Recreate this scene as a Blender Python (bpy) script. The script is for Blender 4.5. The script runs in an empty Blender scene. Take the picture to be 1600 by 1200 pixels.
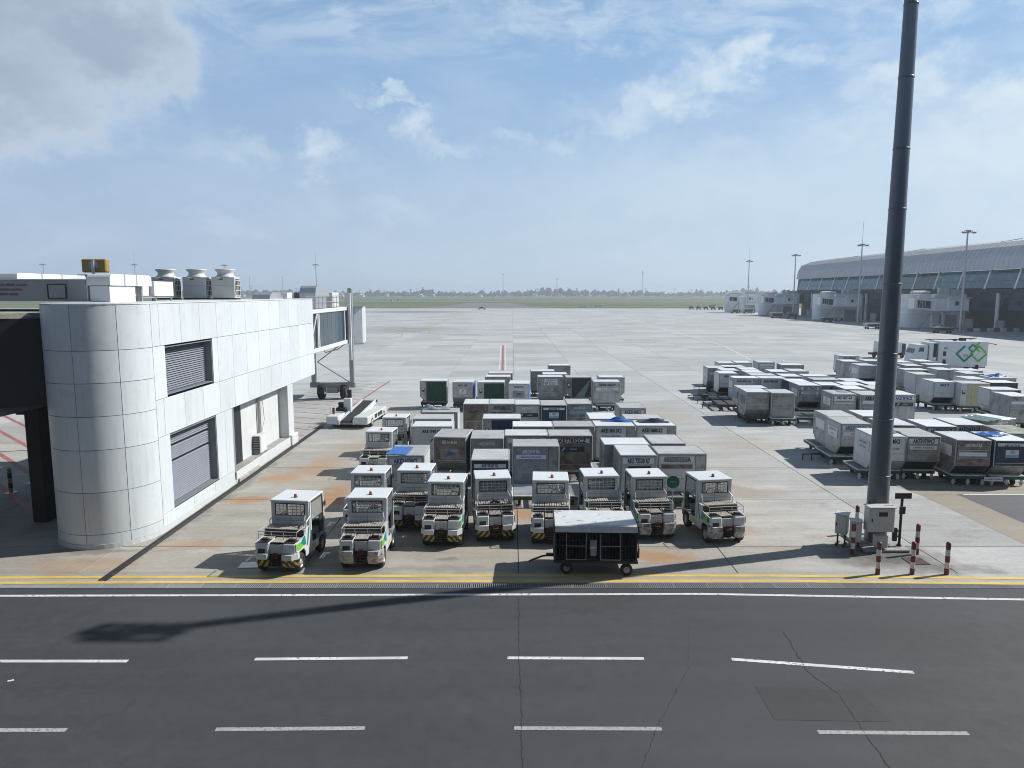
import bpy, math, random
from math import sin, cos, pi, radians as R
random.seed(7)
S = bpy.context.scene
COL = S.collection

# ------------------------------------------------------------------ camera, sky, sun, exposure
cam_d = bpy.data.cameras.new("camera"); cam = bpy.data.objects.new("camera", cam_d); COL.objects.link(cam)
cam.location = (0, 0, 8.6); cam.rotation_euler = (R(90 - 7.29), 0, 0)
cam_d.sensor_width = 36; cam_d.lens = 24.975; cam_d.clip_start = 0.1; cam_d.clip_end = 9000
S.camera = cam
SUN_EL, SUN_AZ = 40.5, 73.8            # azimuth measured clockwise from the view direction (+Y)

W = bpy.data.worlds.new("World"); S.world = W; W.use_nodes = True
wn = W.node_tree; wn.nodes.clear()
def wnode(t, **k):
    n = wn.nodes.new(t)
    for a, b in k.items(): setattr(n, a, b)
    return n
def wmath(op, a, b=None, c=None):
    n = wnode('ShaderNodeMath', operation=op)
    for i, v in enumerate((a, b, c)):
        if v is None: continue
        if isinstance(v, (int, float)): n.inputs[i].default_value = v
        else: wn.links.new(v, n.inputs[i])
    return n.outputs[0]
def wramp(v, a, b, c=0.0, d=1.0):
    n = wnode('ShaderNodeMapRange', interpolation_type='SMOOTHSTEP')
    wn.links.new(v, n.inputs['Value'])
    for k, x in zip(('From Min', 'From Max', 'To Min', 'To Max'), (a, b, c, d)): n.inputs[k].default_value = x
    return n.outputs[0]
def wmix(f, a, b):
    n = wnode('ShaderNodeMix', data_type='RGBA')
    if isinstance(f, (int, float)): n.inputs[0].default_value = f
    else: wn.links.new(f, n.inputs[0])
    for i, v in ((6, a), (7, b)):
        if isinstance(v, tuple): n.inputs[i].default_value = (*v, 1)
        else: wn.links.new(v, n.inputs[i])
    return n.outputs[2]
sky = wnode('ShaderNodeTexSky', sky_type='NISHITA', sun_disc=False)
sky.sun_elevation = R(SUN_EL); sky.sun_rotation = R(SUN_AZ)
sky.air_density = 1.0; sky.dust_density = 0.5; sky.ozone_density = 1.2
tc = wnode('ShaderNodeTexCoord'); sep = wnode('ShaderNodeSeparateXYZ'); wn.links.new(tc.outputs['Generated'], sep.inputs[0])
dx, dy, dz = sep.outputs
az = wmath('MULTIPLY', wmath('ARCTAN2', dx, dy), 180 / pi)
el = wmath('MULTIPLY', wmath('ARCSINE', dz), 180 / pi)
cmb = wnode('ShaderNodeCombineXYZ')
wn.links.new(az, cmb.inputs[0]); wn.links.new(el, cmb.inputs[1])
def wnoise(scale, detail, rough, sx=1.0, sy=1.0, off=0.0, dist=0.0):
    mp = wnode('ShaderNodeMapping'); mp.inputs['Scale'].default_value = (sx, sy, 1); mp.inputs['Location'].default_value = (off, off * .7, off * .3)
    wn.links.new(cmb.outputs[0], mp.inputs[0])
    n = wnode('ShaderNodeTexNoise'); n.inputs['Scale'].default_value = scale; n.inputs['Detail'].default_value = detail
    n.inputs['Roughness'].default_value = rough; n.inputs['Distortion'].default_value = dist
    wn.links.new(mp.outputs[0], n.inputs['Vector']); return n.outputs['Fac'], n.outputs['Color']
# billowing: warp the direction with fractal noise before testing against each cloud
_, warp = wnoise(.34, 7, .6, 1, 1.3, 3.1)
wv = wnode('ShaderNodeVectorMath', operation='SUBTRACT'); wn.links.new(warp, wv.inputs[0]); wv.inputs[1].default_value = (.5, .5, .5)
ws = wnode('ShaderNodeVectorMath', operation='SCALE'); wn.links.new(wv.outputs[0], ws.inputs[0]); ws.inputs['Scale'].default_value = 7.5
wa = wnode('ShaderNodeVectorMath', operation='ADD'); wn.links.new(cmb.outputs[0], wa.inputs[0]); wn.links.new(ws.outputs[0], wa.inputs[1])
def blobs(lst, soft):
    tot = None
    for (a, e, ra, re, st) in lst:
        s1 = wnode('ShaderNodeVectorMath', operation='SUBTRACT'); wn.links.new(wa.outputs[0], s1.inputs[0]); s1.inputs[1].default_value = (a, e, 0)
        s2 = wnode('ShaderNodeVectorMath', operation='MULTIPLY'); wn.links.new(s1.outputs[0], s2.inputs[0]); s2.inputs[1].default_value = (1 / ra, 1 / re, 0)
        l = wnode('ShaderNodeVectorMath', operation='LENGTH'); wn.links.new(s2.outputs[0], l.inputs[0])
        m = wramp(l.outputs['Value'], 1.0, 1.0 - soft, 0, st)
        tot = m if tot is None else wmath('MAXIMUM', tot, m)
    return tot
puffs = blobs([(-14.9, 10.6, 2.5, 2.3, .8), (-14.2, 9.4, 2.9, 1.5, .5), (-20.3, 10.3, 4.6, 2.0, .45), (-6.9, 12.5, 1.9, 1.9, .8), (-5.0, 10.8, 3.2, 1.2, .5),
               (17.4, 16.8, 2.8, 2.6, .85), (15.0, 15.4, 3.6, 2.4, .75), (11.6, 14.2, 4.2, 2.4, .65), (8.4, 12.8, 3.6, 2.2, .55), (4.0, 11.6, 2.0, 1.5, .4),
               (0, 11.1, 2.2, .9, .35), (-9.0, 6.4, 4.2, 1.5, .35), (28, 14.0, 5.5, 2.6, .75), (34.5, 12.6, 4.5, 2.6, .75), (24.5, 11.6, 6.5, 2.6, .45), (31, 9.5, 9, 3.0, .4),
               (-22, 5.2, 5, 1.5, .25), (60, 14, 16, 6, .7), (100, 20, 18, 9, .6), (-80, 16, 22, 8, .6), (150, 18, 25, 9, .6), (-140, 14, 25, 8, .6)], .95)
bank = blobs([(-36, 20, 17.5, 9.5, 1), (-29, 16.5, 9.5, 6.0, .95), (-38, 13.5, 17, 7.0, .9), (-56, 16, 17, 9, .9)], .95)
f1, _ = wnoise(.11, 8, .62, 1, 3.0, 8.0, .6)
f2, _ = wnoise(.4, 7, .6, 1, 2.6, 2.0, .4)
puffs = wmath('MULTIPLY', puffs, wramp(f2, .2, .65, .65, 1.0))
low = wramp(el, 42.0, 16.0)                      # the haze and the cloud sheets belong to the lower sky all round
high = wmath('MULTIPLY', wmath('MULTIPLY', wramp(el, 14.0, 20.0), wramp(el, 60.0, 22.0, .15, 1)), wramp(f1, .42, .66, 0, .6))
streak = blobs([(-9.3, 14.5, 4.5, .9, .8), (-6.3, 14.0, 2.6, .7, .6), (4.0, 19.8, 17, 2.6, .6), (22, 16.6, 10, 2.2, .6), (12, 14.0, 14, 1.8, .5), (30, 19, 12, 3, .6)], 1.0)
streak = wmath('MULTIPLY', streak, wramp(f2, .30, .60, .25, 1))
sheet = blobs([(16, 8, 26, 5.5, .55), (38, 9, 22, 8, .75), (-4, 8.5, 14, 3.2, .22), (-24, 8, 14, 3, .25)], 1.0)
veil = wmath('MULTIPLY', wramp(f1, .36, .74, .04, .38), wmath('MULTIPLY', wramp(el, -2, 13, 1, .75), low))
thin = wmath('MAXIMUM', wmath('MAXIMUM', high, streak), wmath('MAXIMUM', veil, sheet))
# the sun side of the sky is brighter, the far side greyer
side = wmath('MULTIPLY', wramp(az, -45, 48), wramp(az, 175, 110))
haze_c = wmix(side, (7.4, 9.3, 12.1), (10.9, 13.1, 15.0))
lowhz = wramp(el, 19.0, 0.0, 0, .96)
blue = wmix(side, (5.0, 8.2, 13.2), (5.9, 9.9, 15.6))
c0 = wmix(wmath('MULTIPLY', low, .8), sky.outputs[0], blue)
c1 = wmix(lowhz, c0, haze_c)
c2 = wmix(thin, c1, wmix(side, (9.6, 11.8, 14.2), (12.2, 14.2, 15.9)))
c3 = wmix(puffs, c2, wmix(side, (10.8, 12.9, 14.9), (13.2, 14.9, 16.2)))
edge = wramp(bank, .0, .45)
c4 = wmix(wmath('MULTIPLY', edge, .88), c3, wmix(wramp(bank, .05, 1.0), (10.4, 12.1, 14.1), (6.4, 7.8, 9.9)))
bg = wnode('ShaderNodeBackground'); wn.links.new(c4, bg.inputs[0]); bg.inputs[1].default_value = 0.05
wo = wnode('ShaderNodeOutputWorld'); wn.links.new(bg.outputs[0], wo.inputs[0])

sun_d = bpy.data.lights.new("sun", 'SUN'); sun = bpy.data.objects.new("sun", sun_d); COL.objects.link(sun)
sun_d.energy = 5.0; sun_d.angle = R(0.6); sun_d.color = (1.0, .965, .92)
sun.rotation_euler = (R(90 - SUN_EL), 0, R(180 - SUN_AZ) - R(0))
sun.location = (60, 20, 60)

S.render.engine = 'CYCLES'
S.cycles.use_denoising = True
S.cycles.filter_width = 1.0
S.cycles.sample_clamp_indirect = 3.0
S.cycles.max_bounces = 6; S.cycles.diffuse_bounces = 3; S.cycles.glossy_bounces = 3; S.cycles.transmission_bounces = 4; S.cycles.transparent_max_bounces = 12; S.cycles.volume_bounces = 0
S.view_settings.view_transform = 'Standard'; S.view_settings.look = 'None'; S.view_settings.gamma = 1; S.view_settings.use_curve_mapping = False
S.view_settings.exposure = 0.22

# ------------------------------------------------------------------ helpers
class MB:
    """collects simple solids, builds ONE mesh object"""
    def __init__(s): s.v = []; s.f = []
    def add(s, vs, fs):
        o = len(s.v); s.v += vs; s.f += [tuple(i + o for i in f) for f in fs]; return s
    def box(s, cx, cy, cz, sx, sy, sz, c=0.0, rz=0.0, rx=0.0, ry=0.0):
        hx, hy, hz = sx / 2, sy / 2, sz / 2
        if c <= 0:
            vs = [(a * hx, b * hy, d * hz) for d in (-1, 1) for b in (-1, 1) for a in (-1, 1)]
            fs = [(0, 2, 3, 1), (4, 5, 7, 6), (0, 1, 5, 4), (2, 6, 7, 3), (0, 4, 6, 2), (1, 3, 7, 5)]
        else:
            c = min(c, hx * .9, hy * .9, hz * .9); vs = []; ix = {}
            for a in (-1, 1):
                for b in (-1, 1):
                    for d in (-1, 1):
                        for k in range(3):
                            ix[a, b, d, k] = len(vs)
                            vs.append((a * (hx - (c if k != 0 else 0)), b * (hy - (c if k != 1 else 0)), d * (hz - (c if k != 2 else 0))))
            fs = []
            for a in (-1, 1):
                q = [ix[a, -1, -1, 0], ix[a, 1, -1, 0], ix[a, 1, 1, 0], ix[a, -1, 1, 0]]; fs.append(q if a > 0 else q[::-1])
                q = [ix[-1, a, -1, 1], ix[1, a, -1, 1], ix[1, a, 1, 1], ix[-1, a, 1, 1]]; fs.append(q[::-1] if a > 0 else q)
                q = [ix[-1, -1, a, 2], ix[1, -1, a, 2], ix[1, 1, a, 2], ix[-1, 1, a, 2]]; fs.append(q if a > 0 else q[::-1])
            for a in (-1, 1):
                for b in (-1, 1):
                    q = [ix[a, b, -1, 0], ix[a, b, 1, 0], ix[a, b, 1, 1], ix[a, b, -1, 1]]; fs.append(q[::-1] if a * b < 0 else q)
                    q = [ix[a, -1, b, 0], ix[a, 1, b, 0], ix[a, 1, b, 2], ix[a, -1, b, 2]]; fs.append(q if a * b < 0 else q[::-1])
                    q = [ix[-1, a, b, 1], ix[1, a, b, 1], ix[1, a, b, 2], ix[-1, a, b, 2]]; fs.append(q[::-1] if a * b < 0 else q)
                    for d in (-1, 1):
                        t = [ix[a, b, d, 0], ix[a, b, d, 1], ix[a, b, d, 2]]; fs.append(t if a * b * d > 0 else t[::-1])
        if rx: vs = [(x, y * cos(rx) - z * sin(rx), y * sin(rx) + z * cos(rx)) for x, y, z in vs]
        if ry: vs = [(x * cos(ry) + z * sin(ry), y, -x * sin(ry) + z * cos(ry)) for x, y, z in vs]
        if rz: vs = [(x * cos(rz) - y * sin(rz), x * sin(rz) + y * cos(rz), z) for x, y, z in vs]
        return s.add([(x + cx, y + cy, z + cz) for x, y, z in vs], fs)
    def prism(s, pts, a0, a1, axis='x'):
        """pts: polygon; axis x -> (y,z), y -> (x,z), z -> (x,y)"""
        n = len(pts)
        m = {'x': lambda p, a: (a, p[0], p[1]), 'y': lambda p, a: (p[0], a, p[1]), 'z': lambda p, a: (p[0], p[1], a)}[axis]
        ar = sum(pts[i][0] * pts[(i + 1) % n][1] - pts[(i + 1) % n][0] * pts[i][1] for i in range(n))
        vs = [m(p, a0) for p in pts] + [m(p, a1) for p in pts]
        flip = (ar > 0) != (axis == 'y')
        lo, hi = list(range(n)), list(range(n, 2 * n))
        fs = [lo[::-1] if flip else lo, hi if flip else hi[::-1]]
        for i in range(n):
            j = (i + 1) % n; q = (i, j, j + n, i + n); fs.append(q if flip else q[::-1])
        return s.add(vs, fs)
    def cyl(s, p0, p1, r, n=10, r1=None, cap=True):
        r1 = r if r1 is None else r1
        d = [p1[i] - p0[i] for i in range(3)]; L = math.sqrt(sum(x * x for x in d)) or 1; d = [x / L for x in d]
        u = (0, 0, 1) if abs(d[2]) < .9 else (1, 0, 0)
        a = [u[1] * d[2] - u[2] * d[1], u[2] * d[0] - u[0] * d[2], u[0] * d[1] - u[1] * d[0]]
        l = math.sqrt(sum(x * x for x in a)); a = [x / l for x in a]
        b = [d[1] * a[2] - d[2] * a[1], d[2] * a[0] - d[0] * a[2], d[0] * a[1] - d[1] * a[0]]
        vs = []
        for p, rr in ((p0, r), (p1, r1)):
            for i in range(n):
                t = 2 * pi * i / n; vs.append(tuple(p[k] + rr * (cos(t) * a[k] + sin(t) * b[k]) for k in range(3)))
        fs = [(i, (i + 1) % n, (i + 1) % n + n, i + n) for i in range(n)]
        if cap: fs += [tuple(range(n))[::-1], tuple(range(n, 2 * n))]
        return s.add(vs, fs)
    def tube(s, pts, r, n=6):
        for a, b in zip(pts, pts[1:]): s.cyl(a, b, r, n)
        return s
    def lathe(s, prof, n=16, axis='z', c=(0, 0, 0)):
        vs = []; m = len(prof)
        for i in range(n):
            t = 2 * pi * i / n
            for r, h in prof:
                p = (r * cos(t), r * sin(t), h)
                if axis == 'x': p = (h, p[0], p[1])
                if axis == 'y': p = (p[1], h, p[0])
                vs.append((p[0] + c[0], p[1] + c[1], p[2] + c[2]))
        fs = [(i * m + k, ((i + 1) % n) * m + k, ((i + 1) % n) * m + k + 1, i * m + k + 1) for i in range(n) for k in range(m - 1)]
        return s.add(vs, fs)
    def sheet(s, pts, z):
        return s.add([(x, y, z) for x, y in pts], [tuple(range(len(pts)))])
    def strip(s, pts, w, z):
        """flat painted line along a polyline"""
        n = len(pts); vs = []
        for i, (x, y) in enumerate(pts):
            a = pts[max(0, i - 1)]; b = pts[min(n - 1, i + 1)]
            tx, ty = b[0] - a[0], b[1] - a[1]; l = math.hypot(tx, ty) or 1
            nx, ny = -ty / l, tx / l; ww = w[i] if isinstance(w, list) else w
            vs += [(x - nx * ww / 2, y - ny * ww / 2, z), (x + nx * ww / 2, y + ny * ww / 2, z)]
        return s.add(vs, [(2 * i, 2 * i + 2, 2 * i + 3, 2 * i + 1) for i in range(n - 1)])
    def mesh(s, name, smooth=False):
        me = bpy.data.meshes.new(name); me.from_pydata(s.v, [], s.f); me.update()
        if smooth:
            me.polygons.foreach_set('use_smooth', [True] * len(me.polygons))
            if smooth == 2: me.set_sharp_from_angle(angle=R(35))
        return me
    def build(s, name, mat, parent=None, smooth=False):
        return obj(name, s.mesh(name, smooth), mat, parent)
def obj(name, me, mat, parent=None, loc=None, rz=0.0):
    if mat and not me.materials: me.materials.append(mat)
    o = bpy.data.objects.new(name, me); COL.objects.link(o)
    if mat and me.materials[0] != mat:
        o.material_slots[0].link = 'OBJECT'; o.material_slots[0].material = mat
    if parent: o.parent = parent
    if loc: o.location = loc
    if rz: o.rotation_euler = (0, 0, rz)
    return o
def tag(o, label=None, cat=None, group=None, kind=None):
    if label: o['label'] = label
    if cat: o['category'] = cat
    if group: o['group'] = group
    if kind: o['kind'] = kind
    return o
def thing(name, label, cat, loc=(0, 0, 0), rz=0.0, group=None):
    o = bpy.data.objects.new(name, None); COL.objects.link(o); o.empty_display_size = .3
    o.location = loc; o.rotation_euler = (0, 0, rz)
    return tag(o, label, cat, group)
def copy_tree(o, loc=None, rz=None, label=None):
    kids = [c for c in bpy.data.objects if c.parent == o]
    c = o.copy(); COL.objects.link(c)
    if loc is not None: c.location = loc
    if rz is not None: c.rotation_euler = (0, 0, rz)
    if label: c['label'] = label
    for k in kids:
        d = k.copy(); COL.objects.link(d); d.parent = c
        for g in [g for g in bpy.data.objects if g.parent == k]:
            e = g.copy(); COL.objects.link(e); e.parent = d
    return c
TEXTS = []
def text(name, body, size, mat, parent, loc, rot=(pi / 2, 0, 0), bold=.02, sx=1.0, kind=None):
    """lettering: built as a curve, turned into a mesh at the end of the script"""
    TEXTS.append((name, body, size, mat, parent, loc, rot, bold, sx))
def flush_texts():
    tmp = []
    for t in TEXTS:
        cu = bpy.data.curves.new(t[0], 'FONT'); cu.body = t[1]; cu.size = t[2]; cu.align_x = 'CENTER'; cu.align_y = 'CENTER'
        cu.resolution_u = 2; cu.offset = t[7] * t[2]; cu.space_character = 1.04
        o = bpy.data.objects.new('text_tmp', cu); COL.objects.link(o); tmp.append(o)
    dg = bpy.context.evaluated_depsgraph_get(); dg.update()
    for t, o in zip(TEXTS, tmp):
        me = bpy.data.meshes.new_from_object(o.evaluated_get(dg)); me.name = t[0]; me.materials.clear()
        n = obj(t[0], me, t[3], t[4], t[5]); n.rotation_euler = t[6]; n.scale = (t[8], 1, 1)
        cu = o.data; bpy.data.objects.remove(o); bpy.data.curves.remove(cu)

# ------------------------------------------------------------------ materials
def newmat(name):
    m = bpy.data.materials.new(name); m.use_nodes = True
    return m, m.node_tree, m.node_tree.nodes['Principled BSDF']
class G:
    """tiny node-graph writer"""
    def __init__(s, nt): s.t = nt
    def n(s, ty, **k):
        x = s.t.nodes.new(ty)
        for a, b in k.items(): setattr(x, a, b)
        return x
    def l(s, a, b): s.t.links.new(a, b)
    def coord(s, kind='Object'):
        if kind == 'World': return s.n('ShaderNodeNewGeometry').outputs['Position']
        return s.n('ShaderNodeTexCoord').outputs[kind]
    def noise(s, co, scale, detail=4, rough=.55, st=(1, 1, 1), dist=0.0):
        mp = s.n('ShaderNodeMapping'); mp.inputs['Scale'].default_value = st; s.l(co, mp.inputs[0])
        x = s.n('ShaderNodeTexNoise'); x.inputs['Scale'].default_value = scale; x.inputs['Detail'].default_value = detail
        x.inputs['Roughness'].default_value = rough; x.inputs['Distortion'].default_value = dist
        s.l(mp.outputs[0], x.inputs['Vector']); return x.outputs['Fac']
    def ramp(s, v, a, b, c=0.0, d=1.0, smooth=True):
        x = s.n('ShaderNodeMapRange', interpolation_type='SMOOTHSTEP' if smooth else 'LINEAR'); s.l(v, x.inputs['Value'])
        for k, y in zip(('From Min', 'From Max', 'To Min', 'To Max'), (a, b, c, d)): x.inputs[k].default_value = y
        return x.outputs[0]
    def m(s, op, a, b=None, c=None):
        x = s.n('ShaderNodeMath', operation=op)
        for i, v in enumerate((a, b, c)):
            if v is None: continue
            if isinstance(v, (int, float)): x.inputs[i].default_value = v
            else: s.l(v, x.inputs[i])
        return x.outputs[0]
    def mix(s, f, a, b, mode='MIX'):
        x = s.n('ShaderNodeMix', data_type='RGBA', blend_type=mode)
        if isinstance(f, (int, float)): x.inputs[0].default_value = f
        else: s.l(f, x.inputs[0])
        for i, v in ((6, a), (7, b)):
            if isinstance(v, tuple): x.inputs[i].default_value = (*v[:3], 1)
            else: s.l(v, x.inputs[i])
        return x.outputs[2]
    def scale(s, col, v):
        x = s.n('ShaderNodeMix', data_type='RGBA', blend_type='MULTIPLY'); x.inputs[0].default_value = 1
        if isinstance(col, tuple): x.inputs[6].default_value = (*col[:3], 1)
        else: s.l(col, x.inputs[6])
        c = s.n('ShaderNodeCombineColor')
        for i in range(3): s.l(v, c.inputs[i])
        s.l(c.outputs[0], x.inputs[7]); return x.outputs[2]
    def bump(s, bs, h, strength, dist):
        x = s.n('ShaderNodeBump'); x.inputs['Strength'].default_value = strength; x.inputs['Distance'].default_value = dist
        s.l(h, x.inputs['Height']); s.l(x.outputs[0], bs.inputs['Normal'])
def mat(name, col, rough=.5, metal=0.0, var=.12, scale=2.0, dirt=None, dirt_amt=.5, dirt_sc=1.5, dirt_th=(.5, .75), bump=0.0, bump_sc=2.0, rnd=.12, st=(1, 1, 1), streak=0.0, spec=.5):
    """painted or metal surface: tonal variation, dirt patches, vertical run marks, shallow dents, a tone of its own per object"""
    m, nt, bs = newmat(name); g = G(nt); co = g.coord('Object')
    oi = g.n('ShaderNodeObjectInfo')
    off = g.n('ShaderNodeVectorMath', operation='ADD'); g.l(co, off.inputs[0])
    rv = g.n('ShaderNodeCombineXYZ'); rm = g.m('MULTIPLY', oi.outputs['Random'], 37.0)
    for i in range(3): g.l(rm, rv.inputs[i])
    g.l(rv.outputs[0], off.inputs[1]); co = off.outputs[0]
    n1 = g.noise(co, scale, 5, .6, st)
    v = g.m('ADD', g.ramp(n1, .25, .75, 1 - var, 1 + var, False), g.m('MULTIPLY', g.m('SUBTRACT', oi.outputs['Random'], .5), rnd * 2))
    c = g.scale(col, v)
    if streak:
        n3 = g.noise(co, 1.0, 5, .65, (7, 7, .5))
        c = g.mix(g.ramp(n3, .48, .74, 0, streak), c, tuple(x * .55 for x in col))
    if dirt:
        n2 = g.noise(co, dirt_sc, 6, .68, (1, 1, 1), .6)
        c = g.mix(g.ramp(n2, dirt_th[0], dirt_th[1], 0, dirt_amt), c, dirt)
        g.l(g.ramp(n2, dirt_th[0], dirt_th[1], rough, min(1, rough + .25)), bs.inputs['Roughness'])
    else: bs.inputs['Roughness'].default_value = rough
    g.l(c, bs.inputs['Base Color']); bs.inputs['Metallic'].default_value = metal
    bs.inputs['Specular IOR Level'].default_value = spec
    if bump: g.bump(bs, g.noise(co, bump_sc, 5, .55), 1.0, bump)
    return m
DIRT = (.13, .12, .105)
M = {}
M['alu'] = mat('alu_panel', (.42, .435, .44), .44, .3, .2, 1.6, DIRT, .65, 2.2, (.48, .74), .03, 3.2, .16, (1, 1, 1), .35)
M['alu_dull'] = mat('alu_dull', (.31, .32, .32), .48, .3, .24, 1.8, DIRT, .75, 2.4, (.45, .72), .034, 3.0, .14, (1, 1, 1), .4)
M['alu_brown'] = mat('alu_brown', (.235, .215, .195), .48, .3, .3, 2.2, (.10, .055, .035), .75, 1.6, (.45, .66), .045, 3.0, .1, (1, 1, 1), .4)
M['alu_white'] = mat('container_white', (.56, .585, .595), .45, .0, .08, 1.6, DIRT, .4, 2.0, (.55, .8), .006, 3.0, .08, (1, 1, 1), .25)
M['navy'] = mat('container_navy', (.026, .046, .075), .4, .1, .2, 1.5, (.2, .21, .22), .4, 2.0, (.55, .8), .008, 3.0, .1)
M['skin_blue'] = mat('container_blue', (.03, .16, .5), .4, .0, .15, 1.5, (.2, .21, .22), .3, 2.0, (.6, .8), .006, 3.0, .1)
M['roof_light'] = mat('container_roof_light', (.66, .68, .69), .42, .12, .1, 1.1, (.33, .31, .27), .5, 1.4, (.52, .78), .012, 2.2, .14)  # roofs paler than the walls: sun and sky glare put into the colour
M['roof_dull'] = mat('container_roof_dull', (.45, .455, .45), .48, .15, .15, 1.2, (.24, .21, .17), .55, 1.3, (.48, .75), .014, 2.2, .14)
M['frame'] = mat('container_frame', (.40, .41, .42), .45, .4, .15, 3, DIRT, .4, 3, (.5, .8), 0, 2, .15)
M['plate'] = mat('placard_white', (.66, .685, .71), .45, 0, .08, 3, DIRT, .35, 4, (.52, .8), 0, 2, .06)
M['ink'] = mat('ink_dark', (.014, .016, .03), .6, 0, .2, 8, (.3, .3, .3), .3, 9, (.62, .76), 0, 2, 0)
M['ink_white'] = mat('ink_white', (.66, .68, .7), .6, 0, .1, 8, (.2, .2, .2), .4, 9, (.55, .72), 0, 2, 0)
M['ink_blue'] = mat('ink_blue', (.018, .035, .15), .6, 0, .2, 8, (.4, .4, .4), .3, 9, (.58, .72), 0, 2, 0)
M['ink_purple'] = mat('ink_purple', (.20, .03, .14), .6, 0, .2, 8, None, 0, 1, (0, 1), 0, 2, 0)
M['ink_red'] = mat('ink_red', (.45, .02, .03), .6, 0, .15, 8, None, 0, 1, (0, 1), 0, 2, 0)
M['emblem_blue'] = mat('emblem_blue', (.05, .17, .36), .5, 0, .2, 6, None, 0, 1, (0, 1), 0, 2, .1)
M['emblem_sky'] = mat('emblem_sky', (.22, .42, .56), .5, 0, .15, 6, None, 0, 1, (0, 1), 0, 2, .1)
M['cur_green'] = mat('curtain_green', (.008, .05, .035), .6, 0, .2, 3, None, 0, 1, (0, 1), .01, 5, .1)
M['cur_navy'] = mat('curtain_navy', (.01, .022, .085), .6, 0, .2, 3, None, 0, 1, (0, 1), .01, 5, .1)
M['cur_beige'] = mat('curtain_beige', (.50, .44, .28), .6, 0, .12, 3, DIRT, .3, 3, (.55, .8), .01, 5, .05)
M['cur_dark'] = mat('curtain_dark', (.035, .042, .045), .7, 0, .25, 3, None, 0, 1, (0, 1), .015, 5, .05)
M['tarp_blue'] = mat('tarp_blue', (.025, .12, .40), .38, 0, .25, 5, (.3, .36, .42), .3, 4, (.55, .8), .02, 9, .1)
M['tarp_navy'] = mat('tarp_navy', (.02, .03, .07), .42, 0, .3, 5, None, 0, 1, (0, 1), .02, 9, .1)
M['tarp_grey'] = mat('tarp_grey', (.24, .29, .33), .5, 0, .2, 5, None, 0, 1, (0, 1), .02, 9, .1)
M['tarp_green'] = mat('tarp_green', (.14, .22, .2), .45, 0, .2, 5, None, 0, 1, (0, 1), .02, 9, .1)
M['d_green'] = mat('dolly_green', (.012, .075, .045), .55, 0, .25, 3, DIRT, .5, 3, (.5, .75), 0, 2, .15)
M['d_white'] = mat('dolly_white', (.56, .57, .56), .5, 0, .15, 4, (.16, .10, .06), .6, 3, (.52, .72), 0, 2, .12)
M['d_roller'] = mat('dolly_roller', (.30, .31, .31), .4, .5, .2, 4, (.12, .09, .07), .6, 3, (.5, .72), 0, 2, .15)
M['d_dark'] = mat('dolly_dark', (.04, .038, .036), .6, .2, .3, 4, (.15, .07, .035), .6, 3, (.5, .72), 0, 2, .15)
M['tyre'] = mat('rubber_black', (.018, .018, .019), .8, 0, .25, 6, (.10, .09, .08), .5, 4, (.5, .75), 0, 2, .1)
M['rim'] = mat('wheel_rim', (.42, .42, .41), .45, .2, .2, 6, DIRT, .6, 5, (.5, .75), 0, 2, .15)
M['tug_white'] = mat('tug_white', (.56, .585, .60), .38, 0, .07, 2, (.19, .175, .15), .5, 2.6, (.54, .80), .003, 4, .05, (1, 1, 1), .22)
M['tug_roof'] = mat('tug_roof_white', (.61, .64, .66), .38, 0, .05, 2, (.40, .38, .34), .35, 2.2, (.58, .82), .004, 3, .04)
M['cart_roof'] = mat('cart_roof_scuffed', (.58, .60, .61), .42, 0, .08, 2, (.10, .09, .07), .8, 3.2, (.56, .70), .006, 5, .0, (1, 1, 1), .3)
M['tug_grey'] = mat('tug_grey', (.27, .285, .30), .5, .1, .15, 3, DIRT, .5, 3, (.5, .78), 0, 2, .1)
M['grime'] = mat('tug_bumper_grime', (.42, .42, .405), .55, 0, .2, 3, (.06, .055, .05), .8, 4, (.44, .64), .004, 4, .1)
M['slat'] = mat('deck_slat', (.52, .49, .43), .5, .35, .22, 4, (.13, .09, .06), .6, 4, (.48, .72), 0, 2, .12)
M['black'] = mat('black_parts', (.02, .02, .021), .6, 0, .3, 4, (.09, .085, .08), .4, 4, (.5, .8), 0, 2, .15)
M['rust'] = mat('rusty_steel', (.06, .034, .028), .75, .1, .4, 6, (.03, .025, .025), .7, 5, (.45, .7), .004, 9, .1)
M['hitch_red'] = mat('hitch_red', (.16, .022, .022), .55, 0, .3, 6, (.05, .03, .03), .7, 6, (.45, .7), 0, 2, .1)
M['galv'] = mat('galvanised', (.40, .41, .42), .42, .6, .15, 3, DIRT, .3, 3, (.5, .8), 0, 2, .1)
M['rail'] = mat('rail_grey', (.50, .51, .52), .42, .2, .15, 4, (.14, .1, .07), .5, 5, (.52, .75), 0, 2, .1)
M['teal'] = mat('decal_teal', (.01, .23, .20), .4, 0, .1, 3, None, 0, 1, (0, 1), 0, 2, .04)
M['green'] = mat('decal_green', (.17, .48, .05), .4, 0, .1, 3, None, 0, 1, (0, 1), 0, 2, .04)
M['lime'] = mat('decal_lime', (.50, .54, .08), .4, 0, .1, 3, None, 0, 1, (0, 1), 0, 2, .04)
M['orange'] = mat('beacon_orange', (.36, .09, .03), .25, 0, .2, 6, (.2, .06, .05), .5, 7, (.5, .7), 0, 2, .3)
M['pipe'] = mat('mast_steel', (.115, .135, .16), .36, .45, .16, 1.2, (.20, .21, .22), .35, 3.0, (.5, .78), 0, 2, 0, (1, 1, .25), .2)
M['cabinet'] = mat('cabinet_grey', (.50, .52, .50), .45, 0, .07, 2, (.22, .17, .12), .35, 2.2, (.56, .8), 0, 2, .05, (1, 1, 1), .2)
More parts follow.
